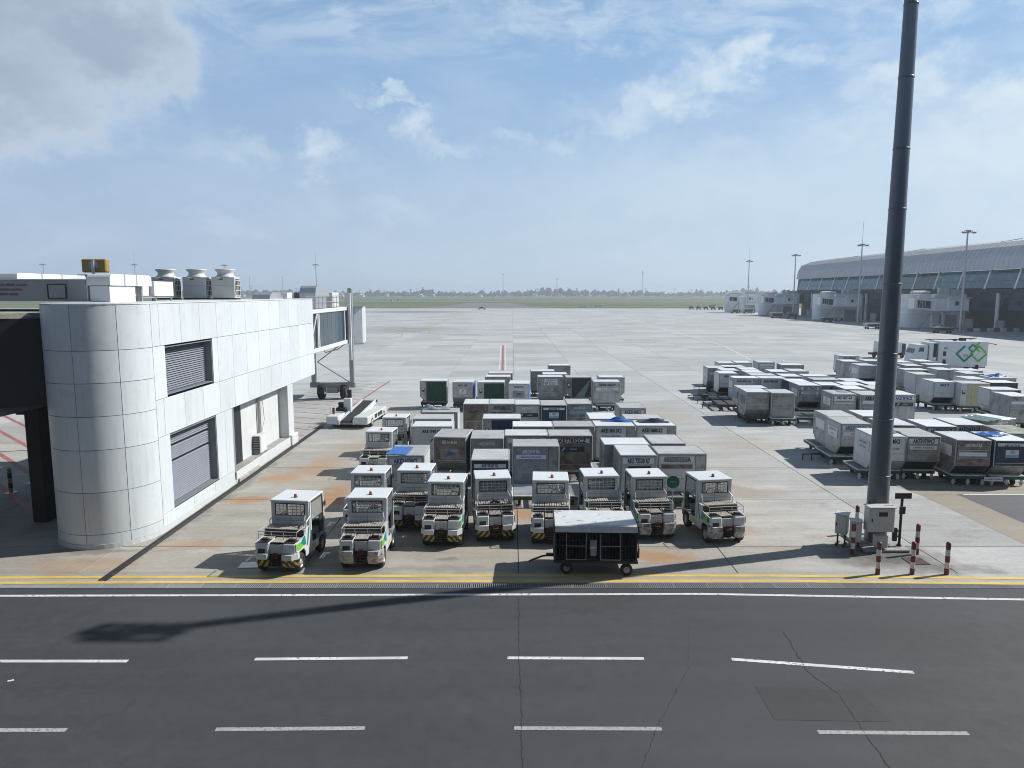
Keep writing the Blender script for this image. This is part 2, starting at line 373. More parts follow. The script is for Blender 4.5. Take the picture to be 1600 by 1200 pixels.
M['red'] = mat('bollard_red', (.16, .02, .028), .55, 0, .25, 6, (.05, .03, .03), .5, 8, (.5, .75), 0, 2, .1)
M['bwhite'] = mat('bollard_white', (.60, .60, .58), .55, 0, .15, 6, DIRT, .5, 8, (.5, .78), 0, 2, .08)
M['concrete_block'] = mat('plinth_concrete', (.32, .315, .30), .85, 0, .2, 3, (.13, .12, .1), .6, 2, (.45, .75), .004, 20, .1)
M['panel'] = mat('cladding_panel', (.57, .615, .64), .42, .0, .05, .8, (.33, .33, .315), .5, 1.0, (.54, .82), .006, .7, .06, (1, 1, 1), .26)
M['plaster'] = mat('white_plaster', (.52, .545, .545), .7, 0, .06, 1.5, (.3, .28, .25), .35, 1.2, (.55, .82), .003, 12, .04, (1, 1, 1), .2)
M['wall_dark'] = mat('wall_backing', (.26, .27, .27), .8, 0, .2, 2)
M['reveal'] = mat('reveal_grey', (.22, .24, .26), .5, .1, .1, 2, None, 0, 1, (0, 1), 0, 2, .06)
M['louvre'] = mat('louvre_grey', (.25, .265, .31), .5, .2, .1, 2, None, 0, 1, (0, 1), 0, 2, .06)
M['ac'] = mat('air_conditioner_cream', (.52, .53, .51), .5, 0, .06, 2, (.3, .28, .25), .25, 2, (.55, .8), 0, 2, .05)
M['duct'] = mat('duct_white', (.60, .62, .63), .45, .05, .05, 1.5, (.42, .41, .38), .3, 2, (.56, .82), 0, 2, .05)
M['duct_metal'] = mat('duct_silver', (.55, .57, .60), .28, .7, .06, 2, None, 0, 1, (0, 1), .004, 3, .05)
M['grey_box'] = mat('grey_cladding', (.27, .285, .31), .5, .1, .06, 1.2, None, 0, 1, (0, 1), 0, 2, .04)
M['dark_shaded'] = mat('dark_shaded_wall', (.012, .014, .018), .6, .0, .2, 1)  # dark walls taken near-black, with their shade put into the colour
M['moss'] = mat('mossy_roof', (.30, .30, .255), .85, 0, .3, 1.6, (.10, .12, .08), .7, 1.3, (.45, .7), .01, 5, .1)
M['yellow_sign'] = mat('sign_box_yellow', (.33, .22, .05), .5, 0, .15, 3, DIRT, .4, 3, (.5, .78), 0, 2, .05)
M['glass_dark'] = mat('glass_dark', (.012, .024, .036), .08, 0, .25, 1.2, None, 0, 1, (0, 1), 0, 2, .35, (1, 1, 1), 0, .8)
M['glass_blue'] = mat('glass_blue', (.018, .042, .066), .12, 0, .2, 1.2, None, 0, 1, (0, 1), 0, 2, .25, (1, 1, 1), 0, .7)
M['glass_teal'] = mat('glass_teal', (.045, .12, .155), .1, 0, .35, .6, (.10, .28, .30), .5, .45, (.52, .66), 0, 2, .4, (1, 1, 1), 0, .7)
M['frost'] = mat('frosted_panel', (.55, .60, .63), .35, 0, .08, 1.5, None, 0, 1, (0, 1), 0, 2, .05)
M['roof_lilac'] = mat('terminal_roof', (.46, .47, .50), .48, .25, .06, .4, None, 0, 1, (0, 1), 0, 2, .05)
M['term_white'] = mat('terminal_white', (.70, .72, .735), .5, 0, .06, .6, None, 0, 1, (0, 1), 0, 2, .05)  # raised white puts the haze over the far gate houses into the colour
M['belt'] = mat('belt_rubber', (.022, .022, .024), .7, 0, .25, 3, (.07, .065, .06), .4, 3, (.5, .78), 0, 2, .05)
M['sign_green'] = mat('disc_green', (.008, .095, .04), .45, 0, .15, 4)
M['foliage'] = mat('far_foliage', (.030, .052, .032), .9, 0, .5, .08, (.016, .028, .022), .6, .05, (.45, .6), 0, 2, .2)
M['trunk'] = mat('bark', (.10, .08, .06), .9)
M['house'] = mat('far_house_wall', (.55, .54, .52), .8, 0, .15, .1, None, 0, 1, (0, 1), 0, 2, .3)
M['house_roof'] = mat('far_house_roof', (.32, .16, .10), .8, 0, .2, .1, None, 0, 1, (0, 1), 0, 2, .4)

def pane_mat():
    m, nt, bs = newmat('window_glass'); g = G(nt)
    bs.inputs['Base Color'].default_value = (.35, .42, .44, 1); bs.inputs['Roughness'].default_value = .08; bs.inputs['Alpha'].default_value = .22
    return m
M['pane'] = pane_mat()
def stripes_mat():
    m, nt, bs = newmat('hazard_stripes'); g = G(nt); co = g.coord('Object'); sp = g.n('ShaderNodeSeparateXYZ'); g.l(co, sp.inputs[0])
    ax = g.m('ABSOLUTE', sp.outputs[0])
    u = g.m('FRACT', g.m('MULTIPLY', g.m('ADD', ax, g.m('MULTIPLY', sp.outputs[2], .75)), 5.2))
    n = g.noise(co, 7, 5, .7)
    k = g.m('MULTIPLY', g.m('GREATER_THAN', u, .52), g.ramp(n, .36, .52))
    g.l(g.mix(k, (.02, .02, .02), (.46, .34, .05)), bs.inputs['Base Color']); bs.inputs['Roughness'].default_value = .6
    return m
M['stripes'] = stripes_mat()

def paint_mat(name, col, under, lo=.44, hi=.62, sc=9.0):
    """road paint worn through to what lies under it"""
    m, nt, bs = newmat(name); g = G(nt); co = g.coord('World')
    n = g.noise(co, sc, 7, .72); n2 = g.noise(co, .8, 4, .6)
    k = g.ramp(g.m('ADD', g.m('MULTIPLY', n, .8), g.m('MULTIPLY', n2, .2)), lo, hi)
    v = g.ramp(n2, .3, .7, .8, 1.1)
    g.l(g.mix(k, g.scale(col, v), under), bs.inputs['Base Color']); bs.inputs['Roughness'].default_value = .7
    return m
M['p_white'] = paint_mat('paint_white', (.60, .61, .61), (.09, .09, .09), .53, .63)
M['p_faded'] = paint_mat('paint_white_faded', (.36, .37, .37), (.10, .10, .10), .48, .64, 14)
M['p_yellow'] = paint_mat('paint_yellow', (.62, .43, .09), (.27, .24, .19), .54, .7)
M['p_red'] = paint_mat('paint_red', (.33, .11, .10), (.38, .34, .32), .52, .7)
M['p_yfar'] = paint_mat('paint_yellow_far', (.40, .31, .10), (.36, .34, .28), .5, .7, 3)

def concrete_mat():
    m, nt, bs = newmat('apron_concrete'); g = G(nt); P = g.coord('World')
    sp = g.n('ShaderNodeSeparateXYZ'); g.l(P, sp.inputs[0]); X, Y, Z = sp.outputs
    # every slab has its own tone
    cx = g.m('FLOOR', g.m('DIVIDE', g.m('SUBTRACT', X, .2), 6.8)); cy = g.m('FLOOR', g.m('DIVIDE', g.m('SUBTRACT', Y, 23.4), 5.55))
    cc = g.n('ShaderNodeCombineXYZ'); g.l(cx, cc.inputs[0]); g.l(cy, cc.inputs[1])
    wnn = g.n('ShaderNodeTexWhiteNoise', noise_dimensions='2D'); g.l(cc.outputs[0], wnn.inputs['Vector'])
    tone = g.ramp(wnn.outputs['Value'], 0, 1, .86, 1.09, False)
    big = g.noise(P, .045, 5, .6); mid = g.noise(P, .5, 6, .65, (.45, 1.5, 1)); fine = g.noise(P, 9, 8, .8, (.6, 1.3, 1)); sk = g.noise(P, 1.2, 6, .7, (.12, 2.2, 1))
    v = g.m('MULTIPLY', tone, g.ramp(mid, .25, .75, .80, 1.14, False))
    v = g.m('MULTIPLY', v, g.ramp(fine, .25, .75, .78, 1.2, False))
    v = g.m('MULTIPLY', v, g.ramp(sk, .3, .7, .88, 1.09, False))
    near = g.ramp(Y, 62, 24)                   # the working area near the road is browner with spilt dirt
    base = g.mix(g.m('MULTIPLY', near, g.ramp(X, 17, 6, .2, .9)), (.415, .43, .428), (.345, .325, .28))
    base = g.mix(g.ramp(big, .5, .68, 0, .35), base, (.27, .275, .28))
    c = g.scale(base, v)
    wp = g.n('ShaderNodeTexNoise'); wp.inputs['Scale'].default_value = .9; wp.inputs['Detail'].default_value = 5; wp.inputs['Roughness'].default_value = .65; g.l(P, wp.inputs['Vector'])
    wv = g.n('ShaderNodeVectorMath', operation='SUBTRACT'); g.l(wp.outputs['Color'], wv.inputs[0]); wv.inputs[1].default_value = (.5, .5, .5)
    ws = g.n('ShaderNodeVectorMath', operation='MULTIPLY'); g.l(wv.outputs[0], ws.inputs[0]); ws.inputs[1].default_value = (2.6, 1.5, 0)
    wa = g.n('ShaderNodeVectorMath', operation='ADD'); g.l(P, wa.inputs[0]); g.l(ws.outputs[0], wa.inputs[1])
    def spot(x, y, rx, ry, st, soft=.8):
        a = g.n('ShaderNodeVectorMath', operation='SUBTRACT'); g.l(wa.outputs[0], a.inputs[0]); a.inputs[1].default_value = (x, y, 0)
        b = g.n('ShaderNodeVectorMath', operation='MULTIPLY'); g.l(a.outputs[0], b.inputs[0]); b.inputs[1].default_value = (1 / rx, 1 / ry, 0)
        l = g.n('ShaderNodeVectorMath', operation='LENGTH'); g.l(b.outputs[0], l.inputs[0])
        return g.ramp(l.outputs['Value'], 1.0, 1.0 - soft, 0, st)
    def spots(lst):
        t = None
        for p in lst:
            k = spot(*p); t = k if t is None else g.m('MAXIMUM', t, k)
        return t
    fm = g.ramp(fine, .25, .5, .6, 1)
    rust = g.m('MULTIPLY', spots([(4.9, 22.5, 1.6, .8, 1), (-13.8, 21.3, 2.5, .4, .5), (3.0, 22.0, 1.5, .4, .4), (9.2, 23.2, 1.3, .5, .35), (1.2, 27.0, 2.2, 1.4, 1), (-7.6, 29.4, 1.0, 3.4, .95), (-10.6, 32.6, 1.6, 1.4, .85), (-11.2, 29.0, 1.5, .8, .95), (-9.6, 34.5, 1.5, 4, .6),
                                  (7.4, 25.0, 2.0, 1.5, .75), (-13.5, 21.9, 3, .7, .55), (-11.0, 23.6, 2, .9, .5), (11, 24.2, 1.5, .5, .25)]), fm)
    c = g.mix(g.m('MULTIPLY', rust, .85), c, (.34, .185, .085))
    tan = spots([(10.4, 30.3, 1.6, 1.6, .6), (-8.6, 39, 2.5, 3.5, .45), (-7.6, 51, 3.0, 3.5, .35), (13.5, 40, 3, 4, .3), (10.5, 50, 3, 6, .3), (2, 50, 6, 4, .35), (-1, 23, 7, 1.6, .2)])
    c = g.mix(tan, c, (.30, .245, .165))
    pale = spots([(11.4, 31.0, 1.5, .7, .75), (12.2, 21.4, 1.9, .6, .55), (-10.6, 23.0, .7, .35, .5), (9.2, 21.6, 1.5, .6, .3)])
    c = g.mix(pale, c, (.46, .455, .44))
    oil_dark = g.m('MULTIPLY', spots([(-4.3, 25.1, .8, .4, .7), (-2.2, 22.3, .6, .3, .45), (12.3, 22.5, 2.5, 1.9, .95), (13.4, 21.5, 1.6, .7, .8), (14.6, 21.4, .9, .5, .5), (5.0, 24.4, 1.2, .7, .4), (-7, 21.6, 1.2, .5, .5), (-4.8, 21.8, 1.0, .5, .45),
                                 (19, 39.5, 3, 2.5, .3), (-16, 60, 4, 10, .25), (-24, 170, 20, 22, .4), (-12.25, 31, .45, 13, .45), (-14.3, 22.95, 2.4, .4, .5), (-20, 27, 5, 5, .5), (-6.6, 21.6, 3, .5, .4), (2.4, 21.3, 2.2, .6, .4), (-45, 330, 40, 30, .55), (-2, 21.4, 9, .4, .3)]), g.ramp(fine, .25, .55, .5, 1))  # oil and grime marks, plus broad darker patches under the link bridge and beyond
    c = g.mix(oil_dark, c, (.085, .08, .075))
    dk = g.m('MULTIPLY', g.ramp(g.noise(P, .55, 8, .75, (.8, 1.2, 1), .8), .50, .72, 0, .5), near)
    c = g.mix(dk, c, (.19, .165, .13))
    g.l(c, bs.inputs['Base Color']); g.l(g.ramp(mid, .3, .7, .72, .9), bs.inputs['Roughness'])
    bs.inputs['Specular IOR Level'].default_value = .35
    g.bump(bs, fine, .5, .006)
    return m
M['concrete'] = concrete_mat()

def asphalt_mat(name, col, patchy=.2):
    m, nt, bs = newmat(name); g = G(nt); P = g.coord('World')
    big = g.noise(P, .16, 6, .62, (.5, 1.4, 1)); mid = g.noise(P, 2.2, 8, .78); fine = g.noise(P, 24, 6, .85); sk = g.noise(P, .35, 5, .6, (.08, 3.2, 1))
    v = g.m('MULTIPLY', g.ramp(big, .25, .75, 1 - patchy, 1 + patchy, False), g.ramp(mid, .25, .75, .86, 1.13, False))
    v = g.m('MULTIPLY', v, g.ramp(fine, .2, .8, .72, 1.28, False)); v = g.m('MULTIPLY', v, g.ramp(sk, .3, .7, .92, 1.08, False))
    c = g.scale(col, v)
    pits = g.ramp(g.noise(P, 5, 5, .75, (.6, 1, 1)), .64, .74, 0, .8)
    c = g.mix(pits, c, tuple(x * .38 for x in col))
    rub = g.ramp(g.noise(P, .5, 5, .6, (.25, .8, 1), 1.2), .57, .72, 0, .35)
    c = g.mix(rub, c, tuple(x * .6 for x in col))
    g.l(c, bs.inputs['Base Color']); g.l(g.ramp(mid, .3, .7, .62, .86), bs.inputs['Roughness']); bs.inputs['Specular IOR Level'].default_value = .4
    g.bump(bs, g.m('ADD', g.m('MULTIPLY', fine, .6), g.m('MULTIPLY', mid, .6)), .6, .006)
    return m
M['asphalt'] = asphalt_mat('road_asphalt', (.047, .051, .056))
M['asphalt_patch'] = asphalt_mat('road_patch_asphalt', (.040, .042, .044), .1)
M['asphalt_grey'] = asphalt_mat('grey_asphalt', (.105, .11, .12), .15)
M['taxi'] = asphalt_mat('taxiway_asphalt', (.16, .16, .155), .15)
M['tan_concrete'] = asphalt_mat('tan_concrete', (.285, .255, .21), .12)
M['crack'] = mat('crack_tar', (.016, .016, .016), .9)
M['tar'] = mat('joint_sealant', (.075, .07, .065), .9)
def grass_mat():
    m, nt, bs = newmat('airfield_grass'); g = G(nt); P = g.coord('World')
    a = g.noise(P, .006, 6, .65, (.35, 2.2, 1)); b = g.noise(P, .08, 5, .7)
    c = g.mix(g.ramp(a, .35, .65), (.085, .125, .05), (.15, .165, .075))
    c = g.scale(c, g.ramp(b, .25, .75, .8, 1.2, False))
    g.l(c, bs.inputs['Base Color']); bs.inputs['Roughness'].default_value = .95; bs.inputs['Specular IOR Level'].default_value = .1
    return m
M['grass'] = grass_mat()

# ------------------------------------------------------------------ ground, apron, road
def struct(name, mb, m, parent=None, label=None, kind='structure'):
    o = mb.build(name, m, parent)
    if parent is None: tag(o, label, None, None, kind)
    return o
struct('grass_field', MB().sheet([(-6000, -400), (6000, -400), (6000, 7000), (-6000, 7000)], -.08), M['grass'], None, 'flat green airfield grass stretching to the trees on the horizon')
AP_Y = 408
apron = struct('apron', MB().sheet([(-420, 19.9), (420, 19.9), (420, AP_Y), (-420, AP_Y)], -.035), M['tar'], None, 'wide pale concrete apron of large slabs with dark joints')
GX, GY = 6.8, 5.55
def slab_mesh(w, d):
    return MB().box(0, 0, -.03, w - .028, d - .028, .06, .006).mesh('slab')
sm = slab_mesh(GX, GY)
for r in range(-1, 10):
    y0 = 23.4 + GY * r
    for k in range(-9, 10):
        x = .2 + GX * (k + .5); yc = y0 + GY / 2
        if abs(x) > .74 * (yc + 2) + 5.5: continue
        if r == -1:
            o = obj('slab', bpy.data.meshes.get('slab_edge') or MB().box(0, 0, -.03, GX - .028, 2.28, .06, .006).mesh('slab_edge'), M['concrete'], apron, (x, 22.24, 0))
        else:
            o = obj('slab', sm, M['concrete'], apron, (x, yc, 0))
mb = MB(); rr = 10
while 23.4 + GY * rr < AP_Y - 3:
    yc = 23.4 + GY * (rr + .5)
    for k in range(-58, 58):
        x = .2 + GX * (k + .5)
        mb.box(x, yc, -.03, GX - .03, GY - .03, .06)
    rr += 1
Y_NEAR_END = 23.4 + GY * 10
for r in range(-1, 10):                                   # slabs past the sides of the view, same grid
    yc = 23.4 + GY * (r + .5)
    for k in range(-58, 58):
        x = .2 + GX * (k + .5)
        if -9 <= k < 10 and not abs(x) > .74 * (yc + 2) + 5.5: continue
        if r == -1: mb.box(x, 22.24, -.03, GX - .028, 2.28, .06)
        else: mb.box(x, yc, -.03, GX - .03, GY - .03, .06)
o = mb.build('distant_slab', M['concrete'], apron); o['kind'] = 'stuff'
struct('apron_edge_strip', MB().sheet([(-420, 20.32), (420, 20.32), (420, 21.09), (-420, 21.09)], -.004), M['concrete'], apron)

road = struct('road', MB().box(0, -15.02, -.15, 700, 69.9, .3), M['asphalt'], None, 'dark asphalt service road along the near side of the apron')
def mark(name, mb, m, parent): return mb.build(name, m, parent)
mark('edge_line', MB().strip([(-60, 19.25), (-14.66, 19.41), (0, 19.5), (5.5, 19.54), (14.5, 19.16), (60, 17.3)], .125, .004), M['p_white'], road)
for a, b in (((-12.9, 15.77), (-9.05, 15.77)), ((-6.09, 15.86), (-2.48, 15.92)), ((-.11, 15.92), (3.13, 15.89)), ((5.2, 15.86), (9.18, 15.27)), ((-21, 15.7), (-17, 15.74)), ((13, 15.0), (17, 14.6))):
    mark('lane_dash', MB().strip([a, b], .125, .004), M['p_white'], road)
for a, b in (((-12.2, 13.1), (-8.84, 13.11)), ((-5.89, 13.13), (-2.93, 13.17)), ((.04, 13.17), (2.98, 13.15)), ((6.04, 13.04), (8.99, 13.0))):
    mark('lane_dash', MB().strip([a, b], .12, .004), M['p_faded'], road)
mark('road_patch', MB().sheet([(5.33, 13.45), (7.66, 13.38), (7.6, 14.5), (5.36, 14.68)], .004), M['asphalt_patch'], road)
def crack(pts, w, seed):
    rnd = random.Random(seed); out = []; ws = []
    for a, b in zip(pts, pts[1:]):
        n = max(2, int(math.hypot(b[0] - a[0], b[1] - a[1]) / .09))
        for i in range(n):
            t = i / n; out.append((a[0] + (b[0] - a[0]) * t + rnd.uniform(-.022, .022), a[1] + (b[1] - a[1]) * t + rnd.uniform(-.02, .02))); ws.append(w * rnd.uniform(.35, 1.3))
    return MB().strip(out, ws, .006)
mark('crack', crack([(6.95, 17.2), (6.77, 15.3), (7.05, 14.37), (6.84, 11.2)], .015, 1), M['crack'], road)
mark('crack', crack([(.19, 19.3), (.17, 16), (.2, 13.4), (.17, 11.2)], .010, 2), M['crack'], road)
mark('crack', crack([(-7.6, 16.2), (-7.9, 15.2), (-8.1, 13.5)], .006, 4), M['crack'], road)
mark('crack', crack([(4.6, 17.5), (4.1, 15.5), (2.9, 13.2), (2.2, 11.6)], .006, 5), M['crack'], road)
mark('litter', MB().box(-11.2, 14.9, .012, .12, .05, .02, .004, .5), M['plate'], road)
mark('litter', MB().box(13.6, 17.6, .012, .06, .05, .02, .004, .2), M['plate'], road)

# drain with cast grates along the kerb
drain = struct('drain_channel', MB().sheet([(-420, 19.93), (420, 19.93), (420, 20.32), (-420, 20.32)], -.14), M['black'], None, 'long grated drain channel between the road and the yellow lines')
gb = MB()
for i in range(17): gb.box(-.5 + .0294 + i * .0588, 0, -.008, .024, .33, .02)
gb.box(0, .172, -.008, .99, .016, .022); gb.box(0, -.172, -.008, .99, .016, .022); gb.box(.492, 0, -.008, .012, .33, .024)
gm = gb.mesh('drain_grate')
for i in range(-19, 20):
    obj('drain_grate', gm, M['tug_grey'], drain, (i * 1.0 + .3, 20.14, 0))
yl = [(-60, 20.45), (-15.3, 20.72), (0, 20.88), (8, 20.87), (15.5, 20.66), (60, 19.9)]
mark('yellow_line', MB().strip(yl, .17, .004), M['p_yellow'], apron)
mark('yellow_line', MB().strip([(x, y - .40) for x, y in yl], .17, .004), M['p_yellow'], apron)

# trench drain beside the left building
td = MB().box(-12.44, 33, .005, .05, 25, .05); td.box(-12.24, 33, .005, .05, 25, .05); td.box(-12.34, 33, -.008, .16, 25, .03)
mark('trench_drain', td, M['black'], apron)

# painted markings on the apron
mark('red_line', MB().strip([(-12.5, 38.5), (-12.05, 69.8)], .16, .006), M['p_red'], apron)
for i in range(16):
    y = 40.5 + i * 1.85
    mark('red_hatch', MB().strip([(-12.55 + .02 * i, y), (-17.8, y + 2.3)], .11, .006), M['p_red'], apron)
for i in range(15):
    y = 21 + i * 2.1
    mark('red_hatch', MB().strip([(-19.0, y), (-36, y + 16)], .24, .006), M['p_red'], apron)
mark('white_line', MB().strip([(-46, 32.5), (-18.5, 33.2)], .08, .006), M['p_white'], apron)
mark('red_stripe', MB().strip([(-1.06, 79.2), (-1.5, 118)], .26, .006), M['p_red'], apron)
for s in (-1, 1): mark('white_stripe', MB().strip([(-1.06 + s * .34, 79.2), (-1.5 + s * .34, 118)], .14, .007), M['p_white'], apron)
mark('white_line', MB().strip([(31, 92), (34.9, 117), (43.4, 372)], .22, .006), M['p_white'], apron)
mark('yellow_guide_line', MB().strip([(-30, 122), (-25, 146), (-22, 190), (-20.5, 280), (-19.7, 400), (-18, 470)], .3, .006), M['p_yfar'], apron)
mark('yellow_guide_line', MB().strip([(-30, 158), (-26, 157), (-23.2, 151), (-22.3, 143), (-23.2, 134), (-27, 126)], .3, .006), M['p_yfar'], apron)
mark('yellow_guide_line', MB().strip([(10, 142), (-8, 145), (-15, 148), (-18.2, 156), (-20.6, 180), (-20.9, 230)], .3, .006), M['p_yfar'], apron)
mark('cross_line', MB().strip([(-30, 118), (60, 118)], .25, .006), M['tan_concrete'], apron)
mark('manhole_plate', MB().box(-8.35, 21.72, .008, .62, .5, .02, .004, .06), M['galv'], apron)
mark('manhole_plate', MB().box(13.05, 22.05, .008, .62, .6, .02, .004), M['rust'], apron)

# darker pavements on the right
mark('pavement_patch', MB().sheet([(19.15, 29.75), (34, 29.75), (34, 25.6), (19.3, 25.6)], .006), M['asphalt_grey'], apron)
mark('pavement_patch', MB().sheet([(17.1, 31.9), (17.56, 29.4), (17.7, 23.6), (17.75, 21.15), (19.6, 21.15), (19.3, 25.59), (19.14, 29.76), (34, 29.76), (34, 31.9)], .004), M['tan_concrete'], apron)
for i in range(4): mark('white_block', MB().box(21.3 + i * .75, 27.3, .012, .55, .5, .008), M['p_white'], apron)
mark('white_line', MB().strip([(19.4, 29.70), (34, 29.70)], .14, .010), M['p_white'], apron)

# airfield beyond the apron
struct('taxiway', MB().sheet([(-900, 436), (900, 436), (900, 462), (-900, 462)], -.05), M['taxi'], None, 'grey taxiway strip crossing the grass beyond the apron')
struct('taxiway_link', MB().sheet([(-62, 407), (30, 407), (14, 440), (-2, 640), (-40, 640), (-46, 440)], -.045), M['taxi'], None, 'grey taxiway connecting the apron to the runway')
struct('runway', MB().sheet([(-2500, 700), (2500, 700), (2500, 760), (-2500, 760)], -.05), M['taxi'], None, 'pale runway strip far across the grass')

# ------------------------------------------------------------------ left pier building with rounded end
XW, CXB, CYB, RB, HB = -12.6, -14.35, 24.85, 1.75, 8.23
YE = 45.15
pier = thing('pier_building', 'white panelled pier building with a rounded end beside the parked tugs', 'building', (0, 0, 0))
def arc(r, a0, a1, n): return [(CXB + r * cos(R(a0 + (a1 - a0) * i / n)), CYB + r * sin(R(a0 + (a1 - a0) * i / n))) for i in range(n + 1)]
# backing walls
b = MB()
core = [(XW - .06, CYB)] + arc(RB - .06, 0, -180, 16) + [(-16.04, CYB)]
b.prism(core, 0.0, HB - .06, 'z')
b.prism([(XW - .06, 31.55), (XW - .06, CYB + .001), (-16.04, CYB + .001), (-16.04, 31.55)][::-1], 0, .55, 'z')
b.box(-14.55, 28.2, 2.1, 2.9, 6.14, 3.1)                                # behind the lower louvre
b.box(XW - .36, 25.3, 2.1, .6, .88, 3.1); b.box(XW - .36, 30.68, 2.1, .6, 1.74, 3.1)
b.box(-14.55, 28.2, 5.75, 2.9, 6.14, 2.0); b.box(XW - .36, 25.3, 5.75, .6, .88, 2.0); b.box(XW - .36, 30.68, 5.75, .6, 1.74, 2.0)
b.box(-14.35, 28.2, 4.18, 3.38, 6.66, 1.1); b.box(-14.35, 28.2, 7.44, 3.38, 6.66, 1.4)
b.box(-14.35, 38.35, 5.86, 3.38, 13.56, 4.6)
b.build('wall', M['wall_dark'], pier)
ROWZ = [HB, 6.72, 5.64, 4.53, 3.40, 1.95, .50, .16]
def cpanel(a0, a1, z0, z1):
    g = .009 / RB * 57.3
    o = arc(RB, a0 + g, a1 - g, 14); i = arc(RB - .05, a0 + g, a1 - g, 14)
    return MB().prism(o + i[::-1], z0 + .009, z1 - .009, 'z')
for k in range(4):
    for z1, z0 in zip(ROWZ, ROWZ[1:]):
        cpanel(-45 * (k + 1), -45 * k, z0, z1).build('panel', M['panel'], pier, 2)
pl = arc(RB + .03, 0, -180, 20)
MB().prism([(XW + .03, 31.62)] + pl + [(-16.13, 31.62)], 0, .16, 'z').build('plinth', M['plaster'], pier)
def wpanel(y0, y1, z0, z1, x=XW):
    MB().box(x - .025, (y0 + y1) / 2, (z0 + z1) / 2, .05, y1 - y0 - .016, z1 - z0 - .016, .006).build('panel', M['panel'], pier)
ys = [25.42 + 1.65 * i for i in range(12)] + [YE]
for a, c in zip(ys, ys[1:]):
    wpanel(a, c, 6.72, HB)
    wpanel(a, c, 3.46, 4.82)
    if a > 30.3: wpanel(a, c, 4.82, 6.72)
wpanel(24.86, 25.74, 4.82, 6.72); wpanel(24.86, 25.42, 6.72, HB); wpanel(24.86, 25.42, 3.46, 4.82); wpanel(29.82, 30.37, 4.82, 6.72)
wpanel(24.86, 25.74, .62, 3.46); wpanel(29.82, 30.75, .62, 3.46); wpanel(30.75, 31.55, .62, 3.46)
for a, c in ((24.86, 27.4), (27.4, 29.4), (29.4, 31.55)): wpanel(a, c, .16, .62)
def opening(z0, z1, gap):
    y0, y1 = 25.74, 29.82
    f = MB().box(XW - .36, (y0 + y1) / 2, z0 + .015, .66, y1 - y0, .03); f.box(XW - .36, (y0 + y1) / 2, z1 - .015, .66, y1 - y0, .03)
    f.box(XW - .36, y1 - .02, (z0 + z1) / 2, .66, .04, z1 - z0 - .06); f.box(XW - .36, y0 + .02, (z0 + z1) / 2, .66, .04, z1 - z0 - .06)
    fr = f.build('window_frame', M['reveal'], pier)
    s = MB(); n = int((z1 - z0 - .1) / .085)
    for i in range(n):
        if gap and i in (n - 6, n - 13): continue
        s.box(XW - .34, (y0 + y1) / 2, z0 + .09 + i * .085, .08, y1 - y0 - .12, .012, 0, 0, 0, R(38))
    for yy in (y0 + .06, y1 - .06): s.box(XW - .34, yy, (z0 + z1) / 2, .07, .05, z1 - z0 - .07)
    s.build('louvre', M['louvre'], pier)
    MB().box(XW - .43, (y0 + y1) / 2, (z0 + z1) / 2, .02, y1 - y0 - .1, z1 - z0 - .08).build('louvre_backing', M['black'], pier)
opening(4.9, 6.66, False); opening(.66, 3.42, True)
# set-back wall, platform, end column, soffit
MB().box(-14.6, 35.6, 1.96, 2.9, 8.1, 2.96).build('set_back_wall', M['plaster'], pier)
MB().box(-12.9, 31.68, 1.96, .55, .22, 2.96).build('pier_side', M['reveal'], pier)
MB().box(-14.3, 40.05, 1.96, 3.36, .95, 2.96, .02).build('end_column', M['plaster'], pier)
MB().box(-14.35, 38.35, 3.50, 3.42, 13.4, .06).build('soffit', M['plaster'], pier)
MB().box(-12.9, 35.75, .24, .6, 8.3, .48, .02).build('platform', M['concrete_block'], pier)
MB().box(-12.57, 35.75, .26, .06, 8.3, .5, .01).build('platform_face', M['plaster'], pier)
MB().box(-12.52, 33.0, .09, .16, 2.6, .18, .02).build('kerb_block', M['concrete_block'], pier)
MB().box(-12.55, 40.1, .3, .22, 1.15, .6, .03).build('column_foot', M['plaster'], pier)
p = MB().cyl((-13.05, 36.1, .48), (-13.05, 36.1, 3.47), .07, 8).cyl((-13.08, 36.4, .48), (-13.08, 36.4, 3.47), .035, 6).tube([(-13.1, 36.8, 3.4), (-13.05, 36.9, 2.0), (-13.1, 36.6, 1.4)], .015)
p.build('downpipe', M['galv'], pier)
MB().box(-13.14, 32.85, 1.94, .03, 2.1, 2.9).build('doorway_shade', M['dark_shaded'], pier)  # flat dark sheet in place of the shade in a deeper opening
# roof and parapet
rf = [(XW + .02, YE)] + [(XW + .02, CYB)] + arc(RB + .02, 0, -180, 20) + [(-16.12, CYB), (-16.12, YE)]
MB().prism(rf, HB, HB + .035, 'z').build('roof', M['duct'], pier)
MB().box(-14.35, YE - .03, 5.86, 3.4, .05, 4.6).build('end_wall', M['panel'], pier)
MB().box(-16.1, 35.3, 5.86, .05, 19.7, 4.6).build('rear_wall', M['grey_box'], pier)

